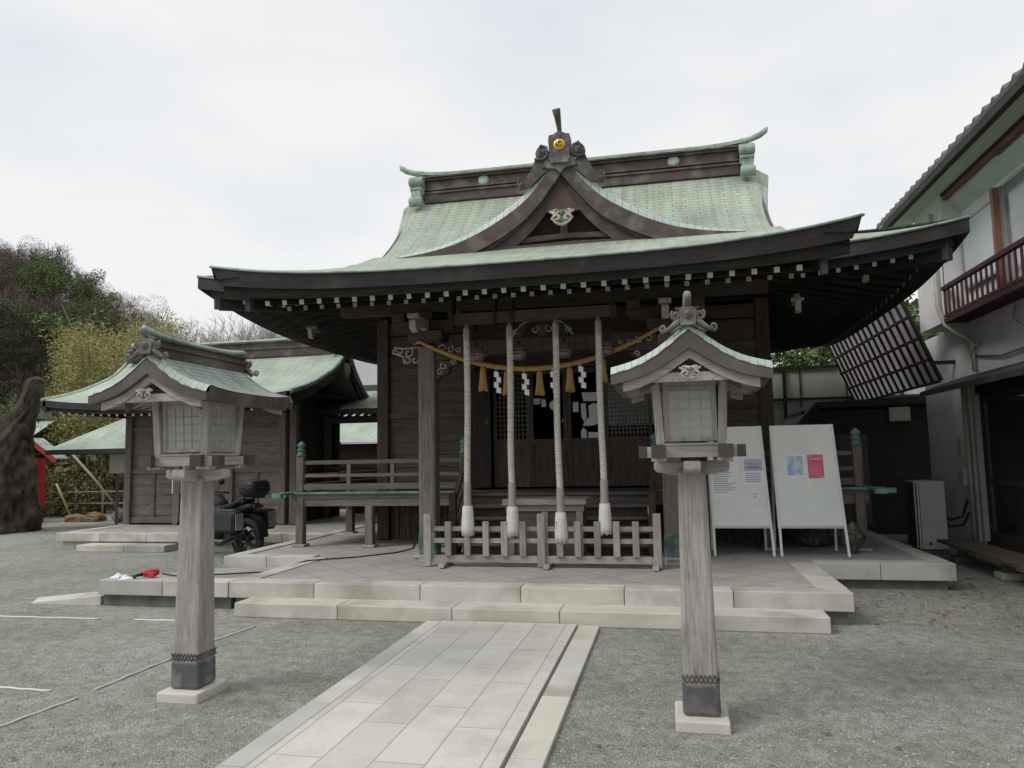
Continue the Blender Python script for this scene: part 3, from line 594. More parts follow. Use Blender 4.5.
# ---------------- porch structure
wz = wood('grey', 'Z'); wbx = wood('brown', 'X'); wby = wood('brown', 'Y'); wbz = wood('brown', 'Z')
for s in (-1, 1):
    x = s*1.59
    g = MB(); g.bar((x, 9.5, .30), (x, 9.5, 3.12), .235, .235); c = g.build('column', wood('mid', 'Z'), H, bevel=.03)
    g = MB(); g.bar((x, 9.5, .30), (x, 9.5, .62), .252, .252); g.build('copper_shoe', mat('shoe_copper', (.11, .155, .15), (.06, .08, .08), scale=(14, 14, 3), c3=(.17, .26, .25), s3=7, rough=.6), c, bevel=.03)
    g = MB(); g.box(x-.18, x+.18, 9.32, 9.68, .296, .33); g.build('column_base', graniteG, c, bevel=.01)
    g = MB(); g.prism([(x-.2, 3.14), (x+.2, 3.14), (x+.24, 3.22), (x+.24, 3.3), (x-.24, 3.3), (x-.24, 3.22)], 'XZ', 9.32, 9.68); g.build('bearing_block', wbx, H)
    g = MB(); g.prism([(x-.5, 3.42), (x-.42, 3.32), (x-.2, 3.30), (x+.2, 3.30), (x+.42, 3.32), (x+.5, 3.42), (x+.5, 3.46), (x-.5, 3.46)], 'XZ', 9.42, 9.58)
    for dx in (-.4, 0, .4): g.box(x+dx-.09, x+dx+.09, 9.39, 9.61, 3.463, 3.58)
    g.build('bracket_arm', wbx, H, bevel=.01)
    # ivory nosing facing forward with curled tip
    g = MB(); g.prism([(9.4, 3.30), (9.15, 3.32), (8.95, 3.22), (8.86, 3.26), (8.84, 3.36), (8.92, 3.46), (9.1, 3.45), (9.4, 3.46)], 'YZ', x-.045, x+.045); g.box(x-.075, x+.075, 8.86, 8.94, 3.40, 3.46); g.build('nosing', ivory, H, bevel=.008)
    # side scrolls of the rainbow beam
    g = MB(); xo = x+s*.12
    g.prism([(xo, 3.1), (xo+s*.34, 3.12), (xo+s*.36, 3.02), (xo+s*.22, 2.97), (xo+s*.2, 2.86), (xo+s*.08, 2.88), (xo, 2.84)], 'XZ', 9.44, 9.56); b = g.build('beam_end', wbx, H)
    g = MB()
    for (px, pz, r, t, a0) in ((.27, 3.05, .06, 1.1, 0), (.14, 3.03, .07, 1.0, 2), (.16, 2.92, .055, 1.0, 1), (.05, 2.93, .05, .9, 3)):
        g.tube([(xo+s*(a), 9.43, b_) for a, b_ in spiral(px, pz, r, t, a0, 1)], .012, 5)
    g.tube([(xo, 9.43, 3.1), (xo+s*.2, 9.43, 3.09), (xo+s*.34, 9.43, 3.11), (xo+s*.37, 9.43, 3.04), (xo+s*.22, 9.43, 2.98), (xo+s*.2, 9.43, 2.88)], .014, 5)
    g.build('carving', ivory, b)
    g = MB(); xi = x-s*.12
    g.prism([(xi, 2.90), (xi-s*.36, 2.90), (xi-s*.3, 2.84), (xi-s*.2, 2.82), (xi-s*.17, 2.72), (xi-s*.07, 2.70), (xi, 2.62)], 'XZ', 9.44, 9.56); b = g.build('bracket_board', wbx, H)
    g = MB()
    for (px, pz, r, t, a0) in ((.25, 2.875, .04, 1.1, 0), (.12, 2.83, .055, 1.0, 2), (.07, 2.75, .05, 1.0, 1)):
        g.tube([(xi-s*a, 9.43, b_) for a, b_ in spiral(px, pz, r, t, a0, 1)], .011, 5)
    g.build('carving', ivory, b)
    # ivory scroll work on the beam
    g = MB()
    for k in range(4): g.tube([(xi-s*a, 9.395, b_) for a, b_ in spiral(.10+.12*k, 3.06-.012*k, .06-.009*k, 1.0, k*1.3, (-1)**k)], .010, 5)
    g.build('beam_scroll', ivory, H)
    # tie beam back to the hall
    g = MB(); g.bar((x, 9.6, 2.95), (x, 11.44, 3.25), .14, .22); g.build('tie_beam', wby, H)
g = MB(); xs = [-1.47+2.94*k/20 for k in range(21)]
g.strip([(x, 3.15) for x in xs], [(x, 2.90+.06*math.cos(x/1.47*PI/2)) for x in xs], 'XZ', 9.41, 9.59); g.build('rainbow_beam', wbx, H, bevel=.01)
g = MB(); g.bar((-2.85, 9.5, 3.66), (2.85, 9.5, 3.66), .16, .16); g.build('eave_beam', wbx, H)
g = MB(); g.box(-1.02, 1.02, 8.66, 8.76, 3.24, 3.37); hb = g.build('hanging_beam', wbx, H)
g = MB()
for x in (-1.0, -.46, -.24, .98): g.box(x-.015, x+.015, 8.63, 8.79, 3.2, 3.62)
build_each(g, 'iron_strap', iron, hb)
# frog-leg strut with ivory outline, centre of beam
g = MB(); arch = [(-.40, 3.17), (-.36, 3.24), (-.28, 3.33), (-.16, 3.39), (0, 3.40), (.16, 3.39), (.28, 3.33), (.36, 3.24), (.40, 3.17)]
g.strip([(a, b+.05) for a, b in arch], [(a*.72, b-.04) for a, b in arch], 'XZ', 9.44, 9.56)
g.lathe([(0, 0), (.10, 0), (.12, .03), (.1, .08), (0, .08)], (0, 9.42, 3.27), 10, 'Y'); fl = g.build('frog_leg_strut', wbx, H)
g = MB(); g.tube([(a, 9.43, b) for a, b in arch], .016, 5)
for sg in (-1, 1): g.tube([(sg*a, 9.43, b) for a, b in spiral(.34, 3.23, .05, .9, 0)], .01, 5); g.tube([(sg*a, 9.42, b) for a, b in spiral(.10, 3.26, .06, .9, 2)], .009, 5)
g.build('carving', ivory, fl)
# ivory nosings under the main eave
for x, y, z in ((-4.2, 11.2, 3.76), (3.33, 10.3, 3.58), (4.24, 10.5, 3.98)):
    g = MB(); g.prism([(y+.25, z+.1), (y, z+.12), (y-.08, z+.02), (y-.05, z-.12), (y+.02, z-.14), (y+.06, z-.02), (y+.25, z)], 'YZ', x-.035, x+.035); g.box(x-.08, x+.08, y-.03, y+.02, z+.02, z+.06); g.build('nosing', ivory, H)
# ---------------- hall body
wmz = wood('mid', 'Z'); wmx = wood('mid', 'X')
YW = 11.44
for x in (-3.0, -1.52, 1.52, 3.0):
    for y in (YW, 14.0, 16.4) if abs(x) > 2 else (YW,):
        g = MB(); g.bar((x, y, .3), (x, y, 3.9), .2, .2); g.build('column', wbz, H, bevel=.02)
def clap(g, x0, x1, y0, y1, z0, z1, n, ax='X'):
    h = (z1-z0)/n
    for k in range(n):
        za = z0+k*h
        if ax == 'X': g.add([(x0, y0-.018, za), (x1, y0-.018, za), (x1, y0-.002, za+h), (x0, y0-.002, za+h), (x1, y0, za), (x0, y0, za)], [(0, 1, 2, 3), (0, 5, 4, 1)])
        else: g.add([(y0+.018*x1, x0, za), (y0+.018*x1, y1, za), (y0+.002*x1, y1, za+h), (y0+.002*x1, x0, za+h)], [(0, 1, 2, 3)])
for s in (-1, 1):
    a, b = sorted((s*1.62, s*2.9)); g = MB(); g.box(a, b, YW, YW+.05, 1.1, 3.6); clap(g, a, b, YW, 0, 1.25, 3.1, 9)
    g.build('wall_panel', wood('brown', 'X'), H)
    g = MB(); xw = s*3.0; a, b = sorted((xw, xw-s*.05)); g.box(a, b, YW+.1, 16.4, .95, 3.7)
    for k in range(9): g.box(min(xw, xw+s*.018), max(xw, xw+s*.018), YW+.1, 16.3, 1.25+k*.21, 1.25+k*.21+.19)
    g.build('side_wall', wood('brown', 'Y'), H)
    g = MB()
    for z, h in ((1.13, .12), (2.25, .08), (3.12, .14), (3.62, .2)):
        a, b = sorted((s*1.62, s*2.9)); g.box(a, b, YW-.05, YW+.06, z, z+h)
    build_each(g, 'rail', wbx, H)
g = MB(); g.box(-1.42, 1.42, YW-.06, YW+.06, 2.98, 3.14); g.box(-1.42, 1.42, YW-.04, YW+.06, 3.145, 3.9); build_each(g, 'lintel', wbx, H)
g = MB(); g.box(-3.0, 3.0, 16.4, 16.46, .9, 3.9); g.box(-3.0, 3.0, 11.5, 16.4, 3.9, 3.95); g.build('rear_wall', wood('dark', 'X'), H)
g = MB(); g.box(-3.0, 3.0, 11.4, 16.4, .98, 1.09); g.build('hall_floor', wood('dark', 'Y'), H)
# doors: a solid leaf folded back at the left, then four framed leaves
g = MB(); g.box(-1.56, -1.17, YW-.16, YW-.12, 1.12, 2.95); dd = g.build('solid_door', wood('dark', 'Z'), H)
g = MB(); g.prism([(-1.24, 2.08), (-1.19, 2.16), (-1.24, 2.24)], 'XZ', YW-.166, YW-.159); g.build('brass_fitting', mat('old_brass', (.14, .10, .05), rough=.6, metal=.4), dd)
def lattice(x0, x1, y, z0, z1, nx, nz, name, t=.016, par=H, mt=None, backing=None):
    mt = mt or wood('mid', 'Z')
    g = MB(); 
    g.box(x0, x0+.05, y-.02, y+.02, 1.12, 2.96); g.box(x1-.05, x1, y-.02, y+.02, 1.12, 2.96); g.box(x0+.05, x1-.05, y-.02, y+.02, z1, z1+.06); g.box(x0+.05, x1-.05, y-.02, y+.02, z0-.06, z0)
    g.box(x0+.05, x1-.05, y-.005, y+.01, 1.12, z0-.06); g.box(x0+.05, x1-.05, y-.018, y-.006, 1.12, 1.2)
    o = g.build(name, wood('brown', 'Z'), par)
    g = MB()
    for k in range(1, nx): x = x0+.05+(x1-x0-.1)*k/nx; g.box(x-t/2, x+t/2, y-.012, y+.002, z0, z1)
    for k in range(1, nz): z = z0+(z1-z0)*k/nz; g.box(x0+.05, x1-.05, y-.009, y+.006, z-t/2, z+t/2)
    g.build('lattice', mt, o)
    if backing: g = MB(); g.box(x0+.05, x1-.05, y+.012, y+.016, z0, z1); g.build('paper_backing', backing, o)
    return o
lattice(-1.15, -.57, YW, 1.87, 2.9, 8, 14, 'lattice_door')
lattice(.62, 1.33, YW, 1.87, 2.9, 11, 16, 'lattice_door', t=.02)
def glazed(x0, x1, y):
    g = MB(); g.box(x0, x0+.06, y-.02, y+.02, 1.12, 2.96); g.box(x1-.06, x1, y-.02, y+.02, 1.12, 2.96); g.box(x0+.06, x1-.06, y-.02, y+.02, 2.88, 2.96); g.box(x0+.06, x1-.06, y-.02, y+.02, 1.8, 1.86); g.box(x0+.06, x1-.06, y-.004, y+.01, 1.12, 1.8)
    o = g.build('open_framed_door', wood('brown', 'Z'), H)
glazed(-.565, .03, YW); glazed(.035, .615, YW)
# interior: a second screen with pale paper panes, altar and paper offerings
ib = mat('shoji_paper', (.62, .63, .62), (.5, .51, .5), scale=(4, 4, 4), rough=.8)
g = MB(); g.box(.55, 1.38, 11.62, 11.63, 2.05, 2.72); g.build('paper_screen', ib, H)
A = thing('altar', (.0, 11.8, 1.09), 'dark altar table with white paper offerings just inside the open hall doors', 'altar')
g = MB(); g.box(-.5, .58, 11.66, 11.9, 1.72, 1.77)
for x in (-.48, .52):
    for y in (11.67, 11.84): g.box(x, x+.05, y, y+.05, 1.09, 1.72)
g.build('table', wood('brown', 'X'), A)
def shide(mb, x, y, z, s=1.0, ang=0):
    w_, h_ = .055*s, .075*s; px = x
    for k in range(4):
        dx = (.016*s if k % 2 else -.012*s)
        mb.add([(px+dx-w_/2, y-.004*k, z-k*h_*.8), (px+dx+w_/2, y-.004*k-.01, z-k*h_*.8-.012*s), (px+dx+w_/2, y-.004*k-.012, z-k*h_*.8-h_), (px+dx-w_/2, y-.004*k, z-k*h_*.8-h_+.012*s)], [(0, 1, 2, 3)])
        o = len(mb.v)-4
def placard(pts, y):
    g = MB(); g.prism(pts, 'XZ', y, y+.012); return g
for pts, y, nm in (([(-.53, 2.42), (-.43, 2.42), (-.42, 2.52), (-.54, 2.52)], 11.62, 'paper_offering'), ([(-.41, 2.38), (-.33, 2.38), (-.34, 2.50), (-.40, 2.51)], 11.63, 'paper_offering'),
    ([(.27, 2.45), (.47, 2.45), (.50, 2.59), (.24, 2.59)], 11.64, 'paper_offering'), ([(.10, 2.28), (.19, 2.28), (.19, 2.44), (.10, 2.44)], 11.62, 'paper_offering'),
    ([(.22, 2.42), (.30, 2.42), (.31, 2.20), (.27, 2.12), (.23, 2.2)], 11.66, 'paper_offering'), ([(.34, 2.38), (.42, 2.42), (.50, 2.40), (.51, 2.10), (.40, 2.06), (.24, 2.06), (.30, 2.16), (.35, 2.2)], 11.68, 'paper_offering'),
    ([(.22, 1.86), (.31, 1.86), (.31, 1.98), (.26, 2.03), (.22, 1.98)], 11.62, 'paper_offering'), ([(.33, 1.85), (.51, 1.85), (.50, 1.95), (.34, 1.96)], 11.62, 'paper_offering')):
    placard(pts, y).build(nm, paper, A)
g = MB(); g.lathe([(0, -.02), (.08, -.015), (.09, .01), (0, .02)], (-.19, 11.62, 2.40), 16, 'Y'); g.tube([(-.19, 11.64, 2.32), (-.19, 11.66, 1.77)], .01, 6); g.build('paper_fan', paper, A)
g = MB(); g.lathe([(0, 0), (.03, 0), (.035, .03), (.015, .07), (0, .07)], (-.05, 11.62, 2.12), 10); g.tube([(-.05, 11.63, 2.12), (-.05, 11.66, 1.77)], .006, 5); g.build('gilt_ornament', gold, A)
# ---------------- verandah
g = MB(); g.box(-4.12, 4.12, 10.45, 11.38, 1.02, 1.08); g.box(-4.12, -3.1, 11.384, 16.2, 1.02, 1.08); g.box(3.1, 4.12, 11.384, 16.2, 1.02, 1.08)
VE = g.build('verandah_deck', wood('mid', 'X'), H)
g = MB(); 
for s in (-1, 1):
    a, b = sorted((s*1.35, s*4.30)); g.box(a, b, 10.42, 10.50, 1.083, 1.115); g.box(*sorted((s*4.08, s*4.20)), 10.0+.1, 16.3, 1.084, 1.116)
    g.box(*sorted((s*4.20, s*4.42)), 10.40, 10.52, 1.04, 1.10); g.box(*sorted((s*4.07, s*4.21)), 10.02, 10.098, 1.05, 1.108)
build_each(g, 'copper_edge', teal, VE)
g = MB()
for s in (-1, 1): a, b = sorted((s*1.35, s*4.1)); g.box(a, b, 10.47, 10.57, .90, 1.018); g.box(*sorted((s*4.0, s*4.12)), 10.6, 16.2, .9, 1.018)
g.box(-1.35, 1.35, 10.47, 10.57, .90, 1.018)
build_each(g, 'deck_beam', wood('mid', 'X'), VE)
for s in (-1, 1):
    for x, y in ((3.99, 10.5), (2.86, 10.5), (1.9, 10.5), (3.99, 12.3), (3.0, 12.0), (3.99, 14.2)):
        g = MB(); g.bar((s*x, y, .33), (s*x, y, .9 if y > 10.6 or x != 3.99 else 1.02), .125, .125); c = g.build('deck_post', wmz, H, bevel=.012)
        g = MB(); g.box(s*x-.1, s*x+.1, y-.1, y+.1, .292, .33); g.build('post_stone', graniteG, c, bevel=.01)
    for x, y in ((3.99, 10.5), (1.38, 10.5)):
        g = MB(); g.bar((s*x, y, 1.118), (s*x, y, 1.66), .12, .12); c = g.build('rail_post', wmz, H, bevel=.012)
        g = MB(); g.lathe([(0, 0), (.075, 0), (.075, .03), (.058, .04), (.058, .085), (.07, .09), (.07, .105), (.045, .115), (.04, .13), (.062, .15), (.066, .175), (.045, .2), (.012, .23), (0, .232)], (s*x, y, 1.66), 14); g.build('giboshi_finial', teal, c)
    for z, h, w_ in ((1.19, .09, .09), (1.36, .05, .06), (1.56, .06, .06)):
        g = MB(); a, b = sorted((s*3.93, s*1.44)); g.box(a, b, 10.5-w_/2, 10.5+w_/2, z-h/2, z+h/2); g.build('handrail', wmx, H, bevel=.006)
        g = MB(); g.box(s*3.99-w_/2, s*3.99+w_/2, 10.56, 16.1, z-h/2, z+h/2); g.build('handrail', wood('mid', 'Y'), H, bevel=.006)
    for x in (3.2, 2.5, 1.9):
        g = MB(); g.box(s*x-.035, s*x+.035, 10.47, 10.53, 1.118, 1.145); g.box(s*x-.03, s*x+.03, 10.475, 10.525, 1.235, 1.335); g.box(s*x-.03, s*x+.03, 10.475, 10.525, 1.385, 1.53); build_each(g, 'baluster', wmz, H)
# boarded skirting below the deck
g = MB()
for k in range(58):
    x = -2.95+k*.102; g.box(x, x+.085, YW+.02, YW+.05, .292, .98)
g.build('underfloor_boards', wood('brown', 'Z'), H)
# stairs with sloping handrails
for k in range(5):
    g = MB(); z = .30+.157*(k+1); y = 9.72+.17*k; g.box(-1.28, 1.28, y, y+.22, z-.05, z); g.box(-1.25, 1.25, y+.18, y+.205, z-.16, z-.052); g.build('stair_tread', wmx, H, bevel=.008)
for s in (-1, 1):
    g = MB(); g.prism([(9.7, .295), (9.95, .295), (10.62, .9), (10.62, 1.08), (10.45, 1.08), (9.7, .42)], 'YZ', s*1.32-.03, s*1.32+.03); g.build('stair_stringer', wby, H)
    g = MB()
    for dz in (.22, .4, .62): g.bar((s*1.33, 9.72, .3+dz+.05), (s*1.33, 10.45, 1.0+dz), .06, .055)
    g.bar((s*1.33, 9.72, .295), (s*1.33, 9.72, 1.12), .09, .09); build_each(g, 'stair_rail', wby, H)

# ============================================================ STONE LANTERNS (wooden post lanterns)
lbrown = mat('lantern_copper', (.085, .071, .064), (.055, .047, .043), scale=(2, 20, 8), c3=(.12, .108, .098), s3=3, rough=.6)
lorn = mat('lantern_ornament', (.14, .118, .112), (.085, .075, .072), scale=(9, 9, 9), c3=(.21, .24, .225), s3=9, rough=.6)
def lantern(cx, cy, label):
    T = thing('post_lantern', (cx, cy, 0), label, 'lantern', 'wooden post lanterns flanking the stone path')
    g = MB(); g.box(cx-.155, cx+.155, cy-.18, cy+.18, -.02, .062); g.build('footing', mat('footing_stone', (.56, .53, .47), (.46, .44, .385), scale=(4, 4, 4), rough=.9, bump=.003, bscale=50), T, bevel=.012)
    g = MB(); g.bar((cx, cy, .062), (cx, cy, 1.50),   .21, .21, .165, .165, upv=(0, 1, 0)); g.build('post', wood('grey', 'Z'), T, bevel=.022)
    g = MB()
    def pw(z): return .21-(.21-.165)*(z-.062)/1.438+.008
    g.bar((cx, cy, .066), (cx, cy, .25), pw(.066), pw(.066), pw(.25), pw(.25), upv=(0, 1, 0)); sh = g.build('metal_shoe', mat('shoe_metal', (.115, .11, .12), (.07, .068, .074), scale=(8, 8, 4), rough=.6, metal=.1, c3=(.22, .21, .20), s3=6), T, bevel=.02)
    g = MB()
    hw = pw(.28)/2-.002
    for side in range(4):
        for k in range(4):
            t = -hw+hw*2*(k+.5)/4; d = hw/4
            P_ = [(t-d, .25), (t, .30), (t+d, .25)]; Q_ = [(t-d, .30), (t, .252), (t+d, .30)]
            for pl in (P_, Q_):
                pts = [{0: (cx+a, cy-hw, z), 1: (cx+hw, cy+a, z), 2: (cx+a, cy+hw, z), 3: (cx-hw, cy+a, z)}[side] for a, z in pl]; g.tube(pts, .0055, 4)
    g.build('fretwork', mat('shoe_metal', (0, 0, 0)), sh)
    # boat-shaped bracket arms crossing under the box
    for ax in (0, 1):
        pl = [(-.225, 1.50), (-.21, 1.485), (-.12, 1.468), (0, 1.462), (.12, 1.468), (.21, 1.485), (.225, 1.50), (.225, 1.545), (.21, 1.552), (-.21, 1.552), (-.225, 1.545)]
        dz = .0015*ax
        g = MB(); g.prism([(a+(cx, cy)[ax], z+dz) for a, z in pl], 'YZ' if ax else 'XZ', (cy, cx)[ax]-.05, (cy, cx)[ax]+.05); g.build('bracket_arm', wood('pale', 'Y' if ax else 'X'), T, bevel=.008)
    # crossed base beams with dark capped ends
    bf = MB(); caps = MB(); bl = MB()
    for s in (-1, 1):
        bf.box(cx-.262, cx+.262, cy+s*.19-.035, cy+s*.19+.035, 1.575, 1.64); bl.box(cx+s*.19-.035, cx+s*.19+.035, cy-.262, cy+.262, 1.578, 1.637)
        for t in (-1, 1):
            caps.box(cx+s*.19-.042, cx+s*.19+.042, cy+t*.285-.024, cy+t*.285-.024+.045, 1.572, 1.65); caps.box(cx+t*.285-.022, cx+t*.285+.022, cy+s*.19-.04, cy+s*.19+.04, 1.574, 1.646)
            bl.box(cx+s*.19-.045, cx+s*.19+.045, cy+t*.19-.045, cy+t*.19+.045, 1.552, 1.574)
    bf.box(cx-.20, cx+.20, cy-.2, cy+.2, 1.642, 1.66)
    build_each(bf, 'base_beam', wood('pale', 'X'), T, bevel=.004); build_each(bl, 'base_beam', wood('pale', 'Y'), T, bevel=.004); build_each(caps, 'beam_cap', mat('cap_metal', (.085, .07, .062), (.05, .045, .045), rough=.6), T)
    # box posts taper inward going down
    for sx in (-1, 1):
        for sy in (-1, 1):
            g = MB(); g.bar((cx+sx*.178, cy+sy*.178, 1.655), (cx+sx*.197, cy+sy*.197, 2.03), .05, .05, .05, .05, upv=(0, 1, 0)); g.build('box_post', wood('pale', 'Z'), T, bevel=.004)
    for side in range(4):
        def tr(a, d, z):   # a along the face, d outward
            return {0: (cx+a, cy-d, z), 1: (cx+d, cy+a, z), 2: (cx-a, cy+d, z), 3: (cx-d, cy-a, z)}[side]
        fr = MB(); pn = MB(); lt = MB()
        z0, z1 = 1.67, 2.0; d0, d1 = .176, .194
        def quadbar(a0, a1, za, zb, th, mb, off=0):
            da = d0+(d1-d0)*(za-z0)/(z1-z0)+off; db = d0+(d1-d0)*(zb-z0)/(z1-z0)+off
            vs = [tr(a0, da, za), tr(a1, da, za), tr(a1, db, zb), tr(a0, db, zb), tr(a0, da-th, za), tr(a1, da-th, za), tr(a1, db-th, zb), tr(a0, db-th, zb)]
            mb.add(vs, [(0, 1, 2, 3), (7, 6, 5, 4), (0, 4, 5, 1), (1, 5, 6, 2), (2, 6, 7, 3), (3, 7, 4, 0)])
        for a0, a1, za, zb in ((-.155, -.128, z0, z1), (.128, .155, z0, z1), (-.128, .128, z0, z0+.022), (-.128, .128, z1-.03, z1)): quadbar(a0, a1, za, zb, .02, fr)
        quadbar(-.16, .16, 2.002, 2.045, .03, fr)
        quadbar(-.128, .128, z0+.022, z1-.03, .002, pn, -.012)
        for k in range(1, 4): a = -.128+.256*k/4; quadbar(a-.0035, a+.0035, z0+.022, z1-.03, .006, lt, -.0085)
        for k in range(1, 5): z = z0+.022+(z1-z0-.052)*k/5; quadbar(-.128, .128, z-.0035, z+.0035, .005, lt, -.0065)
        f = fr.build('window_frame', wood('pale', 'Z'), T)
        pn.build('pane', mat('lantern_pane', (.42, .43, .425), (.35, .36, .355), scale=(5, 5, 5), rough=.35, spec=.5), f); lt.build('lattice', wood('pale', 'X'), f)
    # roof: curved gable with ridge along Y, flared eaves
    y0, y1 = cy-.56, cy+.54
    C = smooth_t([(0, 2.318), (.05, 2.275), (.12, 2.215), (.20, 2.155), (.29, 2.105), (.37, 2.075), (.435, 2.056)], 5)
    def bt(x): return .055+.05*(1-min(1, abs(x)/.45))**1.5
    def cz(x): return lerp_t(C, abs(x))
    RX = [-.435+0.87*k/40 for k in range(41)]
    def endlift(v): return .025*abs(2*v-1)**3
    g = MB(); g.grid(lambda u, v: (cx-.435+0.87*u, y0+.05+(y1-y0-.1)*v, cz(-.435+0.87*u)+.012+endlift(v)*abs(2*u-1)), 40, 16, True, lambda u, v: (v*1.33, abs(2*u-1)*.62+.01))
    rf = g.build('roof', copperL, T)
    g = MB()
    for (ya, yb) in ((y0-.005, y0+.05), (y1+.005, y1-.05)):
        g.grid(lambda u, v: (cx-.435+0.87*u, ya+(yb-ya)*v, cz(-.435+0.87*u)-.034+.046*math.sin(v*PI/2)+.025*abs(2*u-1)), 40, 3, True, lambda u, v: (v*.06, abs(2*u-1)*1.75))
    build_each(g, 'verge', verge_m, rf)
    for ya, yb in ((y0, y0+.04), (y1-.04, y1)):
        g = MB(); g.strip([(cx+x, cz(x)-.034+.025*abs(x)/.45) for x in RX], [(cx+x, cz(x)-.034-bt(x)+.025*abs(x)/.45) for x in RX], 'XZ', ya, yb); g.build('barge_board', lbrown, rf)
        ym = (ya+yb)/2; sg = 1 if ya < cy else -1
        X4 = [x for x in RX if abs(x) < .385]
        g = MB(); g.strip([(cx+x, cz(x)-.03-bt(x)+.025*abs(x)/.45) for x in X4], [(cx+x, cz(x)-.085-bt(x)+.025*abs(x)/.45) for x in X4], 'XZ', ym+sg*.022, ym+sg*.05); g.build('inner_board', wood('pale', 'X'), rf)
    for s in (-1, 1):   # side eaves
        g = MB(); n = 16
        for k in range(n):
            a, b = k/n, (k+1)/n; ya, yb = y0+.04+(y1-y0-.08)*a, y0+.04+(y1-y0-.08)*b; za, zb = cz(.435)+endlift(a)+.008, cz(.435)+endlift(b)+.008
            g.add([(cx+s*.435, ya, za), (cx+s*.435, yb, zb), (cx+s*.425, yb, zb-.085), (cx+s*.425, ya, za-.085), (cx+s*.37, yb, zb-.075), (cx+s*.37, ya, za-.075)], [(0, 1, 2, 3), (3, 2, 4, 5)])
        g.build('side_fascia', lbrown, rf)
    g = MB()     # underside
    g.strip([(cx+x, cz(x)-.03) for x in RX if abs(x) < .43], [(cx+x, cz(x)-.06-.02) for x in RX if abs(x) < .43], 'XZ', y0+.06, y1-.06); g.build('soffit', wood('mid', 'Y'), rf)
    g = MB()
    for k in range(12):
        y = y0+.12+(y1-y0-.24)*k/11
        for s in (-1, 1): g.bar((cx+s*.39, y, 1.995), (cx+s*.2, y, 2.03), .022, .022)
    build_each(g, 'rafter', wood('pale', 'X'), rf)
    g = MB(); g.box(cx-.205, cx+.205, cy-.5, cy-.46, 2.0, 2.05)
    for s in (-1, 1): g.box(cx+s*.19-.03, cx+s*.19+.03, y0+.1, y1-.1, 2.047, 2.07)
    build_each(g, 'purlin', wood('pale', 'Y'), rf)
    g = MB(); g.strip([(cx+x, cz(x)-.16) for x in X4 if abs(x) < .3], [(cx+x, 2.03) for x in X4 if abs(x) < .3], 'XZ', y0+.16, y0+.18); g.strip([(cx+x, cz(x)-.16) for x in X4 if abs(x) < .3], [(cx+x, 2.03) for x in X4 if abs(x) < .3], 'XZ', y1-.18, y1-.16); build_each(g, 'gable_panel', wood('mid', 'X'), rf)
    pendant(rf, cx, y0-.012, 2.075, .105, wood('pale', 'X'), wood('pale', 'X'))
    # ridge
    g = MB(); g.box(cx-.05, cx+.05, y0+.03, y1-.05, 2.27, 2.355); g.box(cx-.062, cx+.062, y0+.03, y1-.05, 2.355, 2.366); g.box(cx-.05, cx+.05, y0+.03, y1-.05, 2.366, 2.40); g.box(cx-.064, cx+.064, y0+.02, y1-.05, 2.40, 2.412)
    rd = g.build('ridge', brownm, rf)
    g = MB(); yy = [y0-.04+(y1-y0+.04)*k/20 for k in range(21)]
    g.tube([(cx, y, 2.426+.04*abs((y-cy)/.58)**3) for y in yy], [.022]*21, 8); g.build('ridge_cap', pat, rd)
    for s, yr in ((-1, y0+.0), (1, y1-.03)):
        g = MB(); g.prism([(cx-.05, 2.293), (cx+.05, 2.293), (cx+.062, 2.379), (cx+.04, 2.405), (cx-.04, 2.405), (cx-.062, 2.379)], 'XZ', yr-.025, yr+.025)
        g.lathe([(0, -.008), (.028, -.006), (.03, .0)], (cx, yr+s*.027, 2.357), 12, 'Y')
        for q in (-1, 1):
            g.tube([(a, yr, b) for a, b in spiral(cx+q*.082, 2.357, .033, 1.3, PI/2-q*.6, -q, 12, .2)], .012, 6)
            g.tube([(cx+q*.05, yr, 2.323), (cx+q*.09, yr, 2.302), (cx+q*.13, yr, 2.272), (cx+q*.165, yr, 2.26)], [.022, .02, .016, .012], 6)
            g.tube([(a, yr, b) for a, b in spiral(cx+q*.168, 2.278, .026, 1.1, -PI/2, q, 10, .2)], .009, 6)
            g.tube([(cx+q*.02, yr+.005, 2.31), (cx+q*.07, yr+.005, 2.28), (cx+q*.12, yr+.005, 2.25)], .012, 5)
        g.tube([(cx, yr, 2.405), (cx, yr+s*.03, 2.431), (cx, yr+s*.07, 2.461)], [.012, .016, .022], 8)
        g.v = [(cx+(x-cx)*.80, y, 2.275+(z-2.26)*.9) for x, y, z in g.v]; g.build('ridge_ornament', lorn, rd)
lantern(1.70, 4.70, 'wooden post lantern on the right of the path, in front of the notice boards')
lantern(-1.72, 4.70, 'wooden post lantern on the left of the path, in front of the black motorcycle')

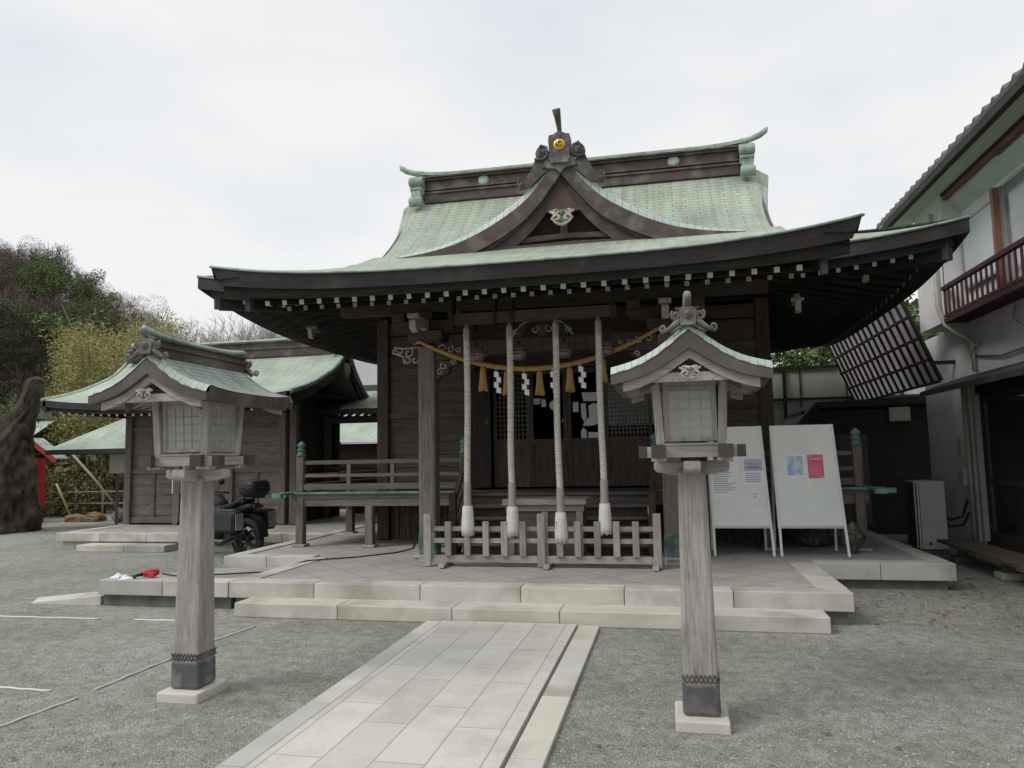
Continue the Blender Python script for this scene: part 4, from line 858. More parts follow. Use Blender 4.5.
# ============================================================ THINGS AT THE PORCH
F = thing('barrier_fence', (0, 8.7, .3), 'low grey wooden barrier fence across the foot of the shrine stairs', 'fence')
wgx = wood('grey', 'X')
for z, h in ((.385, .085), (.60, .055), (.74, .055)):
    g = MB(); g.box(-1.40 if h < .07 else -1.46, 1.44 if h < .07 else 1.5, 8.68, 8.72, z-h/2, z+h/2); g.build('rail', wgx, F, bevel=.004)
xs = [-1.34, -1.08, -.84, -.61, -.385, -.16, .06, .28, .49, .72, .94, 1.16, 1.40]
for i, x in enumerate(xs):
    tall = i in (0, 6, 12); w_ = .09 if tall else .076
    g = MB(); g.box(x-w_/2, x+w_/2, 8.64, 8.679, .30 if tall else .424, .92 if tall else .83); g.build('picket', wz, F, bevel=.004)
for x in (-1.2, .06, 1.3):
    g = MB(); g.prism([(8.5, .30), (8.9, .30), (8.86, .346), (8.54, .346)], 'YZ', x+.04, x+.11); g.build('foot', wz, F, bevel=.004)
# shimenawa
SH = thing('sacred_rope', (0, 9.28, 3.1), 'golden twisted straw rope sagging between the two porch columns', 'rope')
def cat(t): return 3.14-(1-(2*t-1)**2)*.43+(.02*t)
g = MB(); n = 150
for k in range(3):
    pts = []; 
    for i in range(n+1):
        t = i/n; x = -1.62+3.12*t; ph = t*2*PI*22+k*2*PI/3; r = .019*(1-.4*abs(2*t-1)**3); pts.append((x, 9.27+r*math.cos(ph), cat(t)+r*math.sin(ph)))
    g.tube(pts, [.019*(1-.4*abs(2*i/n-1)**3) for i in range(n+1)], 6)
for s in (-1, 1):
    x = -1.62 if s < 0 else 1.50
    g.tube([(x-.0, 9.27, 3.14), (x+s*.05, 9.33, 3.15), (x+s*.12, 9.36, 3.15), (x+s*.14, 9.5, 3.15)], .024, 6)
g.build('rope', rope_m, SH)
for x in (-.77, -.45, -.02, .37, .79):
    z = cat((x+1.62)/3.12)-.03; g = MB(); ns_ = 12
    for k in range(ns_):
        a = 2*PI*k/ns_; g.tube([(x+.012*math.cos(a), 9.27+.012*math.sin(a), z), (x+.028*math.cos(a), 9.27+.028*math.sin(a), z-.05), (x+.035*math.cos(a), 9.27+.035*math.sin(a), z-.16), (x+.055*math.cos(a+.1), 9.27+.055*math.sin(a+.1), z-.30-random.random()*.03)], [.009, .012, .011, .012], 5)
    g.lathe([(.03, 0), (.034, -.015), (.03, -.03)], (x, 9.27, z-.05), 10); g.build('straw_tassel', rope_m, SH)
for x in (-.57, -.20, .17, .53):
    z = cat((x+1.62)/3.12)-.03; g = MB(); shide(g, x, 9.24, z-.03, 1.15); g.tube([(x-.02, 9.25, z+.02), (x-.02, 9.25, z-.04)], .004, 4); g.build('paper_streamer', paper, SH)
# bells and bell ropes
def bell(x, label):
    T = thing('bell', (x+.06, 8.95, 2.9), label, 'bell', 'bells under the porch beam'); cx = x+.06
    g = MB(); g.lathe([(0, .11), (.03, .105), (.08, .075), (.10, .03), (.103, .0), (.112, -.005), (.112, -.015), (.103, -.02), (.10, -.05), (.07, -.095), (.02, -.105), (0, -.105)], (cx, 8.95, 2.9), 18); g.build('shell', mat('bell_bronze', (.26, .19, .18), (.17, .13, .13), scale=(9, 9, 9), rough=.4, metal=.5), T)
    g = MB(); g.tube([(cx, 8.95, 3.0), (cx, 8.95, 3.3)], .008, 6); g.tube([(cx+.02*math.cos(a), 8.95, 3.02+.02*math.sin(a)) for a in (0, 1, 2, 3, 4, 5, 6)], .006, 5); g.build('hanger', iron, T)
    g = MB(); g.box(cx-.07, cx+.07, 8.844, 8.85, 2.862, 2.868); g.build('mouth_slit', dark, T)
ordn = ['leftmost', 'second from the left', 'second from the right', 'rightmost']
def bell_rope(x, zb, i):
    T = thing('bell_rope', (x, 8.7, 3.2), 'thick white twisted bell rope with tassel, %s of the four' % ordn[i], 'bell rope', 'bell ropes hanging in front of the stairs')
    g = MB(); n = 170; z1 = 3.18; z0 = zb+.58
    for k in range(3):
        pts = []
        for j in range(n+1):
            t = j/n; a = t*2*PI*19+k*2*PI/3; sw = .012*math.sin(t*5+i)*t; pts.append((x+sw+.0255*math.cos(a), 8.7+.0255*math.sin(a), z1+(z0-z1)*t))
        g.tube(pts, .0165, 6)
    g.build('rope', wrope, T)
    xb = x+.012*math.sin(5+i)
    g = MB(); g.tube([(x, 8.7, 3.15), (x, 8.71, 3.25)], [.03, .02], 8); g.lathe([(.038, .0), (.042, -.1), (.04, -.16), (.036, -.2)], (x, 8.7, 3.2), 10); g.build('rope_head', mat('aged_cloth', (.36, .33, .27), (.25, .22, .18), scale=(30, 30, 30), rough=.9), T)
    g = MB(); g.lathe([(.0, .30), (.04, .30), (.046, .27), (.047, .15), (.05, .02), (.052, 0), (0, 0)], (xb, 8.7, zb+.30), 12); g.build('sleeve', mat('sleeve_cloth', (.37, .335, .32), (.27, .245, .235), scale=(60, 60, 8), rough=.85), T)
    g = MB(); N_ = 26
    for k in range(N_):
        a = 2*PI*k/N_; r1 = .052; r2_ = .066+.006*random.random(); zz = zb-.02-.03*random.random()
        g.tube([(xb+r1*math.cos(a), 8.7+r1*math.sin(a), zb+.315), (xb+r1*1.12*math.cos(a), 8.7+r1*1.12*math.sin(a), zb+.24), (xb+r2_*math.cos(a), 8.7+r2_*math.sin(a), zb+.05), (xb+r2_*.98*math.cos(a+.1), 8.7+r2_*.98*math.sin(a+.1), zz)], [.008, .010, .0105, .009], 5)
    g.lathe([(0, 0), (.058, 0), (.053, .31), (0, .31)], (xb, 8.7, zb), 12); g.build('tassel', tassel_m, T)
for i, (x, zb) in enumerate(((-.83, .70), (-.285, .69), (.285, .62), (.80, .72))):
    bell_rope(x, zb, i); bell(x, 'round bronze bell under the porch beam beside the %s bell rope' % ['leftmost', 'second', 'third', 'rightmost'][i])
# offertory box
B = thing('offertory_box', (-.05, 9.3, .3), 'wooden offertory box behind the low barrier fence', 'offertory box')
g = MB(); g.box(-.42, .50, 9.08, 9.52, .36, .98); g.build('box_body', wood('mid', 'X'), B, bevel=.006)
g = MB(); g.box(-.48, .56, 9.0, 9.07, 1.0, 1.07); g.box(-.48, .56, 9.53, 9.6, 1.0, 1.07); g.box(-.48, -.41, 9.074, 9.526, 1.001, 1.069); g.box(.49, .56, 9.074, 9.526, 1.001, 1.069); g.box(-.45, .53, 9.05, 9.075, .92, .998); build_each(g, 'rim_board', wgx, B, bevel=.004)
g = MB()
for k in range(9): x = -.38+.097*k; g.prism([(x, 1.0), (x+.06, 1.0), (x+.03, 1.04)], 'XZ', 9.08, 9.52)
g.build('slats', wood('mid', 'Y'), B)
g = MB(); g.box(-.45, .53, 9.04, 9.56, .30, .358); g.build('base_frame', wgx, B)
for x in (-.39, .04, .47): g = MB(); g.box(x-.04, x+.04, 9.05, 9.078, .37, .915); g.build('stile', wood('grey', 'Z'), B)

# ============================================================ NOTICE BOARDS
bw = mat('board_white', (.76, .79, .74), (.71, .745, .70), scale=(1.2, 1.2, 1.2), rough=.55, c3=(.68, .71, .665), s3=2)
def board(x0, x1, label, yb=9.78, yt=10.02):
    T = thing('notice_board', ((x0+x1)/2, yb, .3), label, 'notice board', 'white notice boards by the right column')
    def pl(x, z, o=0): t = (z-.3)/1.65; return (x, yb+(yt-yb)*t-o, z)
    g = MB(); vs = [pl(x0, .64), pl(x1+.0, .64), pl(x1-.05, 1.93), pl(x0-.02, 1.93)]; vs += [(x, y+.035, z) for x, y, z in vs]
    g.add(vs, [(0, 1, 2, 3), (7, 6, 5, 4), (0, 4, 5, 1), (1, 5, 6, 2), (2, 6, 7, 3), (3, 7, 4, 0)]); P_ = g.build('panel', bw, T)
    g = MB()
    g.bar(pl(x0, .655, .004), pl(x1, .655, .004), .012, .03); g.build('lower_trim', silver, T)
    for x, xt in ((x0+.02, x0-.0), (x1-.02, x1-.07)):
        g = MB(); g.bar(pl(x+(.02 if x > (x0+x1)/2 else 0), .30), (xt, yt+.0, 1.93), .028, .03); g.build('leg', white, T)
        g = MB(); g.bar((x, yb+.62, .30), (xt, yt+.06, 1.85), .028, .03); g.build('rear_leg', white, T)
    return pl
pl1 = board(2.07, 2.80, 'white notice board nearest the lantern, with white notices pinned to it')
pl2 = board(2.87, 3.67, 'white notice board with the blue and pink posters, the right one')
def poster(name, x0, x1, z0, z1, pl, base, label, marks):
    g = MB()
    def q(a, b, c, d, o, mi): g.m = mi; g.add([pl(a, c, o), pl(b, c, o), pl(b, d, o), pl(a, d, o)], [(0, 1, 2, 3)])
    vs = [pl(x0, z0, .004), pl(x1, z0, .004), pl(x1, z1, .004), pl(x0, z1, .004), pl(x0, z0, .001), pl(x1, z0, .001), pl(x1, z1, .001), pl(x0, z1, .001)]
    g.add(vs, [(0, 1, 2, 3), (7, 6, 5, 4), (0, 4, 5, 1), (1, 5, 6, 2), (2, 6, 7, 3), (3, 7, 4, 0)])
    for a, b, c, d, mi in marks: q(x0+(x1-x0)*a, x0+(x1-x0)*b, z0+(z1-z0)*c, z0+(z1-z0)*d, .0055, mi)
    tag(g.build(name, base, loc=pl((x0+x1)/2, z0)), label, name.replace('_', ' '))
tx = mat('print_grey', (.38, .38, .42)); txb = mat('print_blue', (.30, .46, .66), (.60, .67, .74), scale=(11, 11, 11), detail=2, lo=.40, hi=.60); pk = mat('print_pink', (.72, .14, .25), (.66, .12, .22)); lil = mat('print_lilac', (.50, .48, .62), (.42, .4, .52), scale=(30, 30, 30)); pkl = mat('print_pale_pink', (.75, .42, .48))
lines = [(.1, random.uniform(.6, .92), .9-.052*k, .9-.052*k+.018, 1) for k in range(16)]
poster('notice', 2.08, 2.43, 1.02, 1.56, pl1, [paper, tx], 'large white notice with dense grey lettering on the left notice board', lines)
poster('poster', 2.49, 2.745, 1.17, 1.53, pl1, [paper, lil, tx], 'small poster with lilac upper half on the left notice board', [(.06, .94, .52, .9, 1)]+[(.1, .85, .42-.07*k, .45-.07*k, 2) for k in range(5)]+[(.1, .9, .92, .95, 2), (.2, .8, .62, .66, 2), (.2, .7, .74, .79, 0)])
poster('notice', 2.57, 2.67, .98, 1.11, pl1, [paper, tx], 'tiny pale slip pinned low on the left notice board', [(.2, .8, .6, .7, 1), (.2, .7, .3, .4, 1)])
poster('poster', 3.02, 3.24, 1.265, 1.55, pl2, [paper, txb, paper], 'blue and white picture poster on the right notice board', [(.04, .92, .1, .95, 1)])
poster('poster', 3.28, 3.465, 1.255, 1.55, pl2, [pk, pkl], 'deep pink poster with pale lettering on the right notice board', [(.1, .9, .78, .86, 1), (.1, .28, .9, .97, 1)]+[(.12, .85, .55-.09*k, .575-.09*k, 1) for k in range(5)]+[(.75, .95, .02, .1, 1)])

# ============================================================ MOTORCYCLE (local space, facing -X, then turned)
def motorcycle(loc, rz):
    T = thing('motorcycle', (0, 0, 0), 'black touring motorcycle with top case parked behind the left lantern', 'motorcycle')
    def wheel(x, r, w_):
        g = MB(); g.tube([(x+(r-.055)*math.cos(a), 0, r+(r-.055)*math.sin(a)) for a in [2*PI*k/28 for k in range(29)]], .058 if w_ < .14 else .068, 8); g2 = g.build('wheel', rubber, T)
        g = MB(); g.tube([(x+(r-.115)*math.cos(a), 0, r+(r-.115)*math.sin(a)) for a in [2*PI*k/28 for k in range(29)]], .018, 6)
        for k in range(10): a = 2*PI*k/10; g.tube([(x, .02*(-1)**k, r), (x+(r-.12)*math.cos(a), .01*(-1)**k, r+(r-.12)*math.sin(a))], .009, 5)
        g.tube([(x, -.06, r), (x, .06, r)], .04, 10); g.build('rim', mat('dark_rim', (.06, .06, .062), rough=.4, metal=.5), g2)
        g = MB(); g.lathe([(.06, -.004), (.14, -.004), (.14, .004), (.06, .004)], (x, .07, r), 20, 'Y'); g.build('brake_disc', silver, g2)
    wheel(-.75, .32, .12); wheel(.75, .33, .17)
    def blob(name, secs, mt, n=12):
        """secs: (x, zc, halfwidth, halfheight)"""
        g = MB(); vs = []
        for x, z, a, b in secs:
            for k in range(n): t = 2*PI*k/n; c_, s_ = math.cos(t), math.sin(t); vs.append((x, a*abs(c_)**.7*(1 if c_ > 0 else -1), z+b*abs(s_)**.7*(1 if s_ > 0 else -1)))
        k = len(secs); g.add(vs, [(i*n+j, i*n+(j+1) % n, (i+1)*n+(j+1) % n, (i+1)*n+j) for i in range(k-1) for j in range(n)]+[tuple(range(n))[::-1], tuple(range((k-1)*n, k*n))], True)
        return g.build(name, mt, T)
    blob('fuel_tank', [(-.35, .88, .08, .06), (-.28, .92, .16, .12), (-.1, .93, .17, .13), (.08, .86, .12, .08), (.14, .84, .08, .05)], blk)
    blob('seat', [(.08, .82, .10, .04), (.2, .83, .15, .05), (.42, .86, .15, .055), (.6, .93, .14, .05), (.78, .95, .10, .03)], mat('seat_vinyl', (.013, .013, .013), rough=.6, spec=.2))
    blob('engine', [(-.3, .45, .12, .12), (-.2, .5, .2, .2), (.0, .48, .22, .2), (.15, .45, .18, .16), (.22, .45, .1, .1)], mat('engine_metal', (.035, .035, .037), (.025, .025, .026), rough=.4, metal=.7))
    blob('fairing', [(-.78, .92, .05, .06), (-.68, .92, .17, .14), (-.5, .86, .2, .2), (-.35, .72, .2, .22), (-.22, .6, .16, .2)], blk)
    blob('side_cover', [(-.34, .62, .14, .16), (-.2, .64, .21, .24), (.1, .64, .2, .24), (.4, .66, .17, .2), (.62, .72, .12, .12)], blk)
    blob('tail', [(.55, .82, .10, .06), (.75, .84, .10, .07), (.95, .88, .06, .04)], blk)
    g = MB(); g.grid(lambda u, v: (-.72+.2*v+.10*(2*u-1)**2, (2*u-1)*.17, 1.0+.28*v), 10, 4); g.build('windscreen', mat('screen', (.35, .38, .40), rough=.1, spec=.7), T)
    g = MB(); g.lathe([(0, -.02), (.07, -.015), (.08, .03)], (-.80, 0, .92), 14, 'X'); g.build('headlight', mat('lens', (.6, .6, .6), rough=.1), T)
    for s in (-1, 1):
        g = MB(); g.tube([(-.75, s*.09, .32), (-.6, s*.09, .72), (-.52, s*.09, .98)], .026, 8); g.build('fork_leg', silver, T)
        g = MB(); g.tube([(-.46, s*.03, 1.02), (-.44, s*.16, 1.08), (-.36, s*.34, 1.06), (-.30, s*.42, 1.05)], [.014, .014, .016, .018], 8); hb_ = g.build('handlebar', iron, T)
        g = MB(); g.tube([(-.42, s*.26, 1.07), (-.45, s*.34, 1.22)], .007, 6); g.lathe([(0, -.01), (.05, -.01), (.06, .015), (0, .03)], (-.45, s*.36, 1.25), 12, 'X'); g.build('mirror', blk, hb_)
        g = MB(); g.box(.42, .92, s*.24-.0, s*.24+s*.19, .46, .80) if s > 0 else g.box(.42, .92, s*.24+s*.19, s*.24, .46, .80); pn = g.build('pannier', blk, T, bevel=.045)
        g = MB(); a, b = sorted((s*.431, s*.440)); g.box(.47, .87, a, b, .50, .76); g.build('pannier_lid', mat('brushed_dark', (.03, .03, .032), (.022, .022, .023), rough=.4), pn, bevel=.004); g = MB(); g.box(.921, .932, s*.33-.075, s*.33+.075, .50, .77); g.build('pannier_plate', silver, pn, bevel=.004)
    g = MB(); 
    g.grid(lambda u, v: (.87+.21*(math.sin(v*PI)**.35)*(abs(math.cos(u*2*PI))**.55)*(1 if math.cos(u*2*PI) > 0 else -1), .22*(math.sin(v*PI)**.35)*(abs(math.sin(u*2*PI))**.55)*(1 if math.sin(u*2*PI) > 0 else -1), 1.16-.14*math.cos(v*PI)), 32, 16); tcs = g.build('top_case', blk, T)
    g = MB(); g.tube([(.87+.215*(abs(math.cos(a))**.55)*(1 if math.cos(a) > 0 else -1), .225*(abs(math.sin(a))**.55)*(1 if math.sin(a) > 0 else -1), 1.17) for a in [2*PI*k/48 for k in range(49)]], .006, 5); g.build('case_seam', mat('brushed_dark', (0, 0, 0)), tcs)
    g = MB(); g.box(.6, 1.0, -.12, .12, 1.0, 1.035); g.bar((.7, .1, .9), (.75, .1, 1.02), .03, .02); g.bar((.7, -.1, .9), (.75, -.1, 1.02), .03, .02); g.build('rack', iron, T)
    g = MB(); g.tube([(.0, -.17, .25), (.3, -.2, .24), (.6, -.22, .36), (.95, -.22, .46)], [.03, .035, .05, .055], 10); g.build('exhaust', mat('engine_metal', (0, 0, 0)), T)
    g = MB(); g.tube([(.1, .14, .35), (.05, .30, .02)], .014, 6); g.box(.02, .1, .27, .34, 0, .015); g.build('kickstand', iron, T)
    g = MB(); g.bar((.2, .06, .38), (.75, .09, .33), .04, .07); g.bar((.2, -.06, .38), (.75, -.09, .33), .04, .07); g.build('swingarm', iron, T)
    g = MB(); g.grid(lambda u, v: (-.75-.36*math.cos(.5+u*1.6), (2*v-1)*.08, .32+.38*math.sin(.5+u*1.6)), 10, 2); g.build('front_mudguard', blk, T)
    g = MB(); g.grid(lambda u, v: (.75+.38*math.cos(.1+u*1.5), (2*v-1)*.09, .33+.40*math.sin(.1+u*1.5)), 10, 2); g.build('rear_mudguard', blk, T)
    g = MB(); g.box(.96, .99, -.09, .09, .84, .89); g.build('tail_light', mat('red_lens', (.14, .01, .012), rough=.2), T)
    T.location = loc; T.rotation_euler = (0, 0, rz)
motorcycle((-5.98, 11.40, 0), math.atan2(-.33, .94))

# ============================================================ LEFT BUILDING
def gable_building():
    T = thing('side_hall', (-8, 14, .3), 'smaller wooden hall on the left with pale green copper roof', 'hall')
    Y0, Y1 = 12.75, 16.7; YC = 15.3; X0, X1 = -11.0, -5.42
    prof = smooth_t([(0, 2.80), (.5, 2.94), (1.1, 3.17), (1.8, 3.51), (2.2, 3.78), (2.55, 4.08)], 8)
    def z(y): return lerp_t(prof, (y-Y0) if y < YC else (Y1-y)*2.55/1.4)
    def lf(x, y): return .14*(abs((x-(X0+X1)/2)/2.8))**3*max(0, 1-min(y-Y0, Y1-y)/2.2)
    yv = [Y0+(Y1-Y0)*k/48 for k in range(49)]; arc = [0]
    for a, b in zip(yv, yv[1:]): arc.append(arc[-1]+math.hypot(b-a, z(b)-z(a)))
    g = MB(); g.grid(lambda u, v: (X0+(X1-X0)*u, yv[round(v*48)], z(yv[round(v*48)])+lf(X0+(X1-X0)*u, yv[round(v*48)])), 24, 48, True, lambda u, v: (u*5.6, arc[round(v*48)]))
    rf = g.build('roof', copperB, T)
    for x, s in ((X0, -1), (X1, 1)):
        g = MB(); Tt = [(y, z(y)-.03+lf(x, y)) for y in yv]; Bb = [(y, z(y)-.25+lf(x, y)) for y in yv]; g.strip(Tt, Bb, 'YZ', x-s*.02, x-s*.09); g.build('barge_board', fascia, rf)
        g = MB(); g.tube([(x, y, z(y)+lf(x, y)-.01) for y in yv], .05, 8); g.build('verge', pat, rf)
        g = MB(); g.prism([(y, z(y)-.25) for y in yv[6:-3]]+[(yv[-4], 2.6), (yv[6], 2.6)], 'YZ', x-s*.75, x-s*.8); g.build('gable_wall', wood('dark', 'Y'), T)
        pg = MB(); pg.prism([(YC-.12, 3.75), (YC+.12, 3.75), (YC+.15, 3.55), (YC, 3.42), (YC-.15, 3.55)], 'YZ', x, x-s*.03); pg.build('pendant', ivory, rf)
    g = MB()
    for ins, dz, th in ((0, -.004, .13), (.1, -.15, .08)):
        for k in range(30):
            xa, xb = X0+ins+(X1-X0-2*ins)*k/30, X0+ins+(X1-X0-2*ins)*(k+1)/30; za, zb = 2.80+lf(xa, Y0)+dz+ins*.2, 2.80+lf(xb, Y0)+dz+ins*.2
            g.add([(xa, Y0+ins, za), (xb, Y0+ins, zb), (xb, Y0+ins, zb-th), (xa, Y0+ins, za-th), (xb, Y0+ins+1.3, zb-th+.3), (xa, Y0+ins+1.3, za-th+.3)], [(0, 3, 2, 1), (3, 5, 4, 2)])
    g.build('eave_fascia', fascia, rf)
    for i in range(28):
        x = X0+.25+i*.19; g = MB(); g.bar((x, Y0+.25, 2.58+lf(x, Y0)), (x, Y0+1.4, 2.84), .05, .05); g.m = 1; g.bar((x, Y0+.243, 2.578+lf(x, Y0)), (x, Y0+.25, 2.58+lf(x, Y0)), .051, .051); g.build('rafter', [wood('dark', 'Y'), white], T)
    g = MB(); g.box(X0+.28, X1-.28, YC-.2, YC+.2, 3.96, 4.14); g.box(X0+.22, X1-.22, YC-.23, YC+.23, 4.14, 4.17); g.box(X0+.28, X1-.28, YC-.17, YC+.17, 4.17, 4.29); g.box(X0+.22, X1-.22, YC-.22, YC+.22, 4.29, 4.33)
    rd = g.build('ridge', brownm, rf)
    g = MB(); g.tube([(X0+.0+(X1-X0)*k/20, YC, 4.35+.08*abs(k/10-1)**3) for k in range(21)], .055, 8); g.build('ridge_cap', pat, rd)
    for x in (X0+.2, X1-.2):
        g = MB(); g.box(x-.05, x+.05, YC-.26, YC+.26, 3.98, 4.33)
        for yy_ in (YC-.3, YC+.3): g.tube([(x-.06, yy_, 4.22), (x+.06, yy_, 4.22)], .06, 8); g.tube([(x-.06, yy_, 4.02), (x+.06, yy_, 4.02)], .075, 8)
        g.build('ridge_end', patd, rd)
    # walls
    YWf = 14.0; wx = [-9.9, -8.7, -7.45, -6.25]
    for x in wx+[-5.3-.7]:
        g = MB(); g.bar((x, YWf, .3), (x, YWf, 2.95), .16, .16); g.build('column', wmz, T, bevel=.015)
    for a, b in zip(wx, wx[1:]):
        g = MB(); g.box(a+.08, b-.08, YWf+.02, YWf+.06, .45, 2.8); clap(g, a+.08, b-.08, YWf+.02, 0, .5, 1.35, 4); clap(g, a+.08, b-.08, YWf+.02, 0, 1.55, 2.7, 5); g.build('wall_panel', wood('mid', 'X'), T)
        g = MB(); g.box(a+.08, b-.08, YWf-.03, YWf+.05, .33, .45); g.box(a+.08, b-.08, YWf-.03, YWf+.05, 1.38, 1.47); g.box(a+.08, b-.08, YWf-.03, YWf+.05, 2.3, 2.37); g.box((a+b)/2-.04, (a+b)/2+.04, YWf-.02, YWf+.018, .45, 1.38); build_each(g, 'rail', wmx, T)
    g = MB(); g.box(-9.96, -5.9, YWf-.08, YWf+.08, 2.8, 2.98); g.build('lintel', wbx, T)
    g = MB(); g.box(-9.9, -6.15, 16.2, 16.25, .3, 2.95); g.box(-9.95, -9.9, 14.08, 16.2, .3, 2.95); g.box(-9.9, -5.6, 14.1, 16.2, 2.96, 3.0); g.box(-6.2, -6.15, 14.1, 16.2, .3, 2.95); g.build('rear_wall', wood('dark', 'X'), T)
    return T
gable_building()
T = thing('stone_terrace', (-8, 13, 0), 'low stone terrace with pale kerb under the smaller left hall', 'terrace')
g = MB(); blocks(g, -10.0, -3.3, 12.2, 12.45, .14, .30, 7, 'X', (0, 0, 1)); blocks(g, -10.0, -9.78, 12.454, 16, .14, .30, 4, 'Y', (0,)); build_each(g, 'kerb_stone', [granite, graniteY], T, bevel=.01)
g = MB(); g.box(-9.9, -4.52, 12.26, 18, 0, .288); g.build('paving', pave, T)
T = thing('stone_step', (-7.5, 12, 0), 'low grey stone step in front of the smaller left hall', 'step')
g = MB(); blocks(g, -9.2, -7.35, 11.82, 12.19, 0, .12, 2, 'X', (0, 0, 1)); build_each(g, 'step_stone', [graniteG, graniteY], T, bevel=.01)
g = MB(); g.box(-8.83, -8.05, 13.968, 13.972, .95, 1.32); tag(g.build('notice', paper, loc=(-8.4, 13.97, .95)), 'white paper notice on the wall of the left hall behind the lantern post', 'notice')
# annex shelter on the far left
T = thing('lean_to_shelter', (-12.7, 17, 0), 'open lean-to shelter with green copper roof left of the smaller hall', 'shelter')
g = MB(); A_, B_ = (-13.9, 16.3, 2.0), (-11.0, 16.3, 2.0)
g.add([(-13.95, 15.9, 1.98), (-10.6, 15.9, 1.98), (-10.6, 18.2, 3.4), (-12.0, 18.2, 3.4), (-13.95, 20.5, 1.98)], [(0, 1, 2, 3), (0, 3, 4)]); 
for i, uvv in enumerate(((0, 0), (3.3, 0), (3.3, 2.6), (1.9, 2.6), (0, 4.5))): g.uv[i] = uvv
rf = g.build('roof', copperB, T)
g = MB(); g.box(-13.95, -10.6, 15.9, 15.96, 1.86, 1.975); g.box(-13.95, -13.9, 15.961, 20.5, 1.86, 1.975); g.build('eave_fascia', fascia, rf)
for x in (-12.0, -11.0):
    g = MB(); g.bar((x, 16.6, 0), (x, 16.6, 2.2), .13, .13); g.build('post', wmz, T)
g = MB(); g.box(-12.9, -12.45, 16.9, 16.93, 1.35, 1.85); g.build('hanging_board', mat('beige_board', (.5, .48, .4), rough=.7), T); g = MB(); g.bar((-12.68, 16.95, 0), (-12.68, 16.95, 1.9), .05, .05); g.build('post', wmz, T)
# covered corridor between the halls
T = thing('covered_corridor', (-4.6, 16, 0), 'covered wooden corridor with low copper roof joining the two halls', 'corridor')
g = MB(); g.grid(lambda u, v: (-6.3+3.3*u, 15.2+1.8*v, 2.72+.55*v), 4, 4, True, lambda u, v: (3.3*u, 1.9*v)); g.grid(lambda u, v: (-3.0-3.3*u, 18.8-1.8*v, 2.72+.55*v), 4, 4, True, lambda u, v: (3.3*u, 1.9*v)); rf = g.build('roof', copper, T)
g = MB(); g.box(-6.3, -3.0, 15.19, 15.25, 2.60, 2.715); g.build('eave_fascia', fascia, rf)
for i in range(17): g = MB(); x = -6.2+i*.195; g.bar((x, 15.3, 2.56), (x, 17, 3.05), .045, .05); g.build('rafter', wood('dark', 'Y'), T)
for x in (-6.05, -4.75, -4.45, -3.3):
    g = MB(); g.bar((x, 15.6, .3), (x, 15.6, 2.6), .13, .13); g.build('post', wbz, T)
g = MB(); g.box(-6.1, -3.2, 15.55, 15.66, 2.42, 2.58); g.box(-6.1, -3.2, 15.55, 15.65, 1.35, 1.45); g.build('beam', wbx, T)
g = MB(); g.box(-6.15, -5.95, 16.0, 16.04, .3, 2.5); g.box(-5.9, -3.2, 16.6, 16.64, .3, 1.3); g.build('panel_wall', wood('dark', 'X'), T)
# rear buildings glimpsed between
T = thing('rear_annex', (-7, 24, 0), 'low building with pale green roof seen through the corridor opening', 'building')
g = MB(); g.grid(lambda u, v: (-11+7*u, 22+3*v, 2.15+1.1*v), 4, 6, True, lambda u, v: (7*u, 3.3*v)); g.build('roof', copperB, T)
g = MB(); g.box(-10.6, -4.3, 22.5, 25, 0, 2.1); g.build('wall', wood('dark', 'X'), T)
T = thing('grey_building', (-7.5, 30, 0), 'plain grey modern building rising behind the corridor', 'building')
g = MB(); g.box(-11.5, -6.0, 28, 33, 0, 6.3); g.build('wall', mat('grey_render', (.58, .58, .61), (.52, .52, .55), scale=(1, 1, 3), rough=.8), T)
g = MB(); g.box(-11.6, -5.9, 27.9, 33.1, 6.3, 6.5); g.build('parapet', mat('pale_render', (.72, .72, .74)), T)
for k in range(3): g = MB(); g.box(-11.0+k*1.8, -9.8+k*1.8, 27.97, 27.995, 3.2, 4.6); g.build('window', glassm, T)

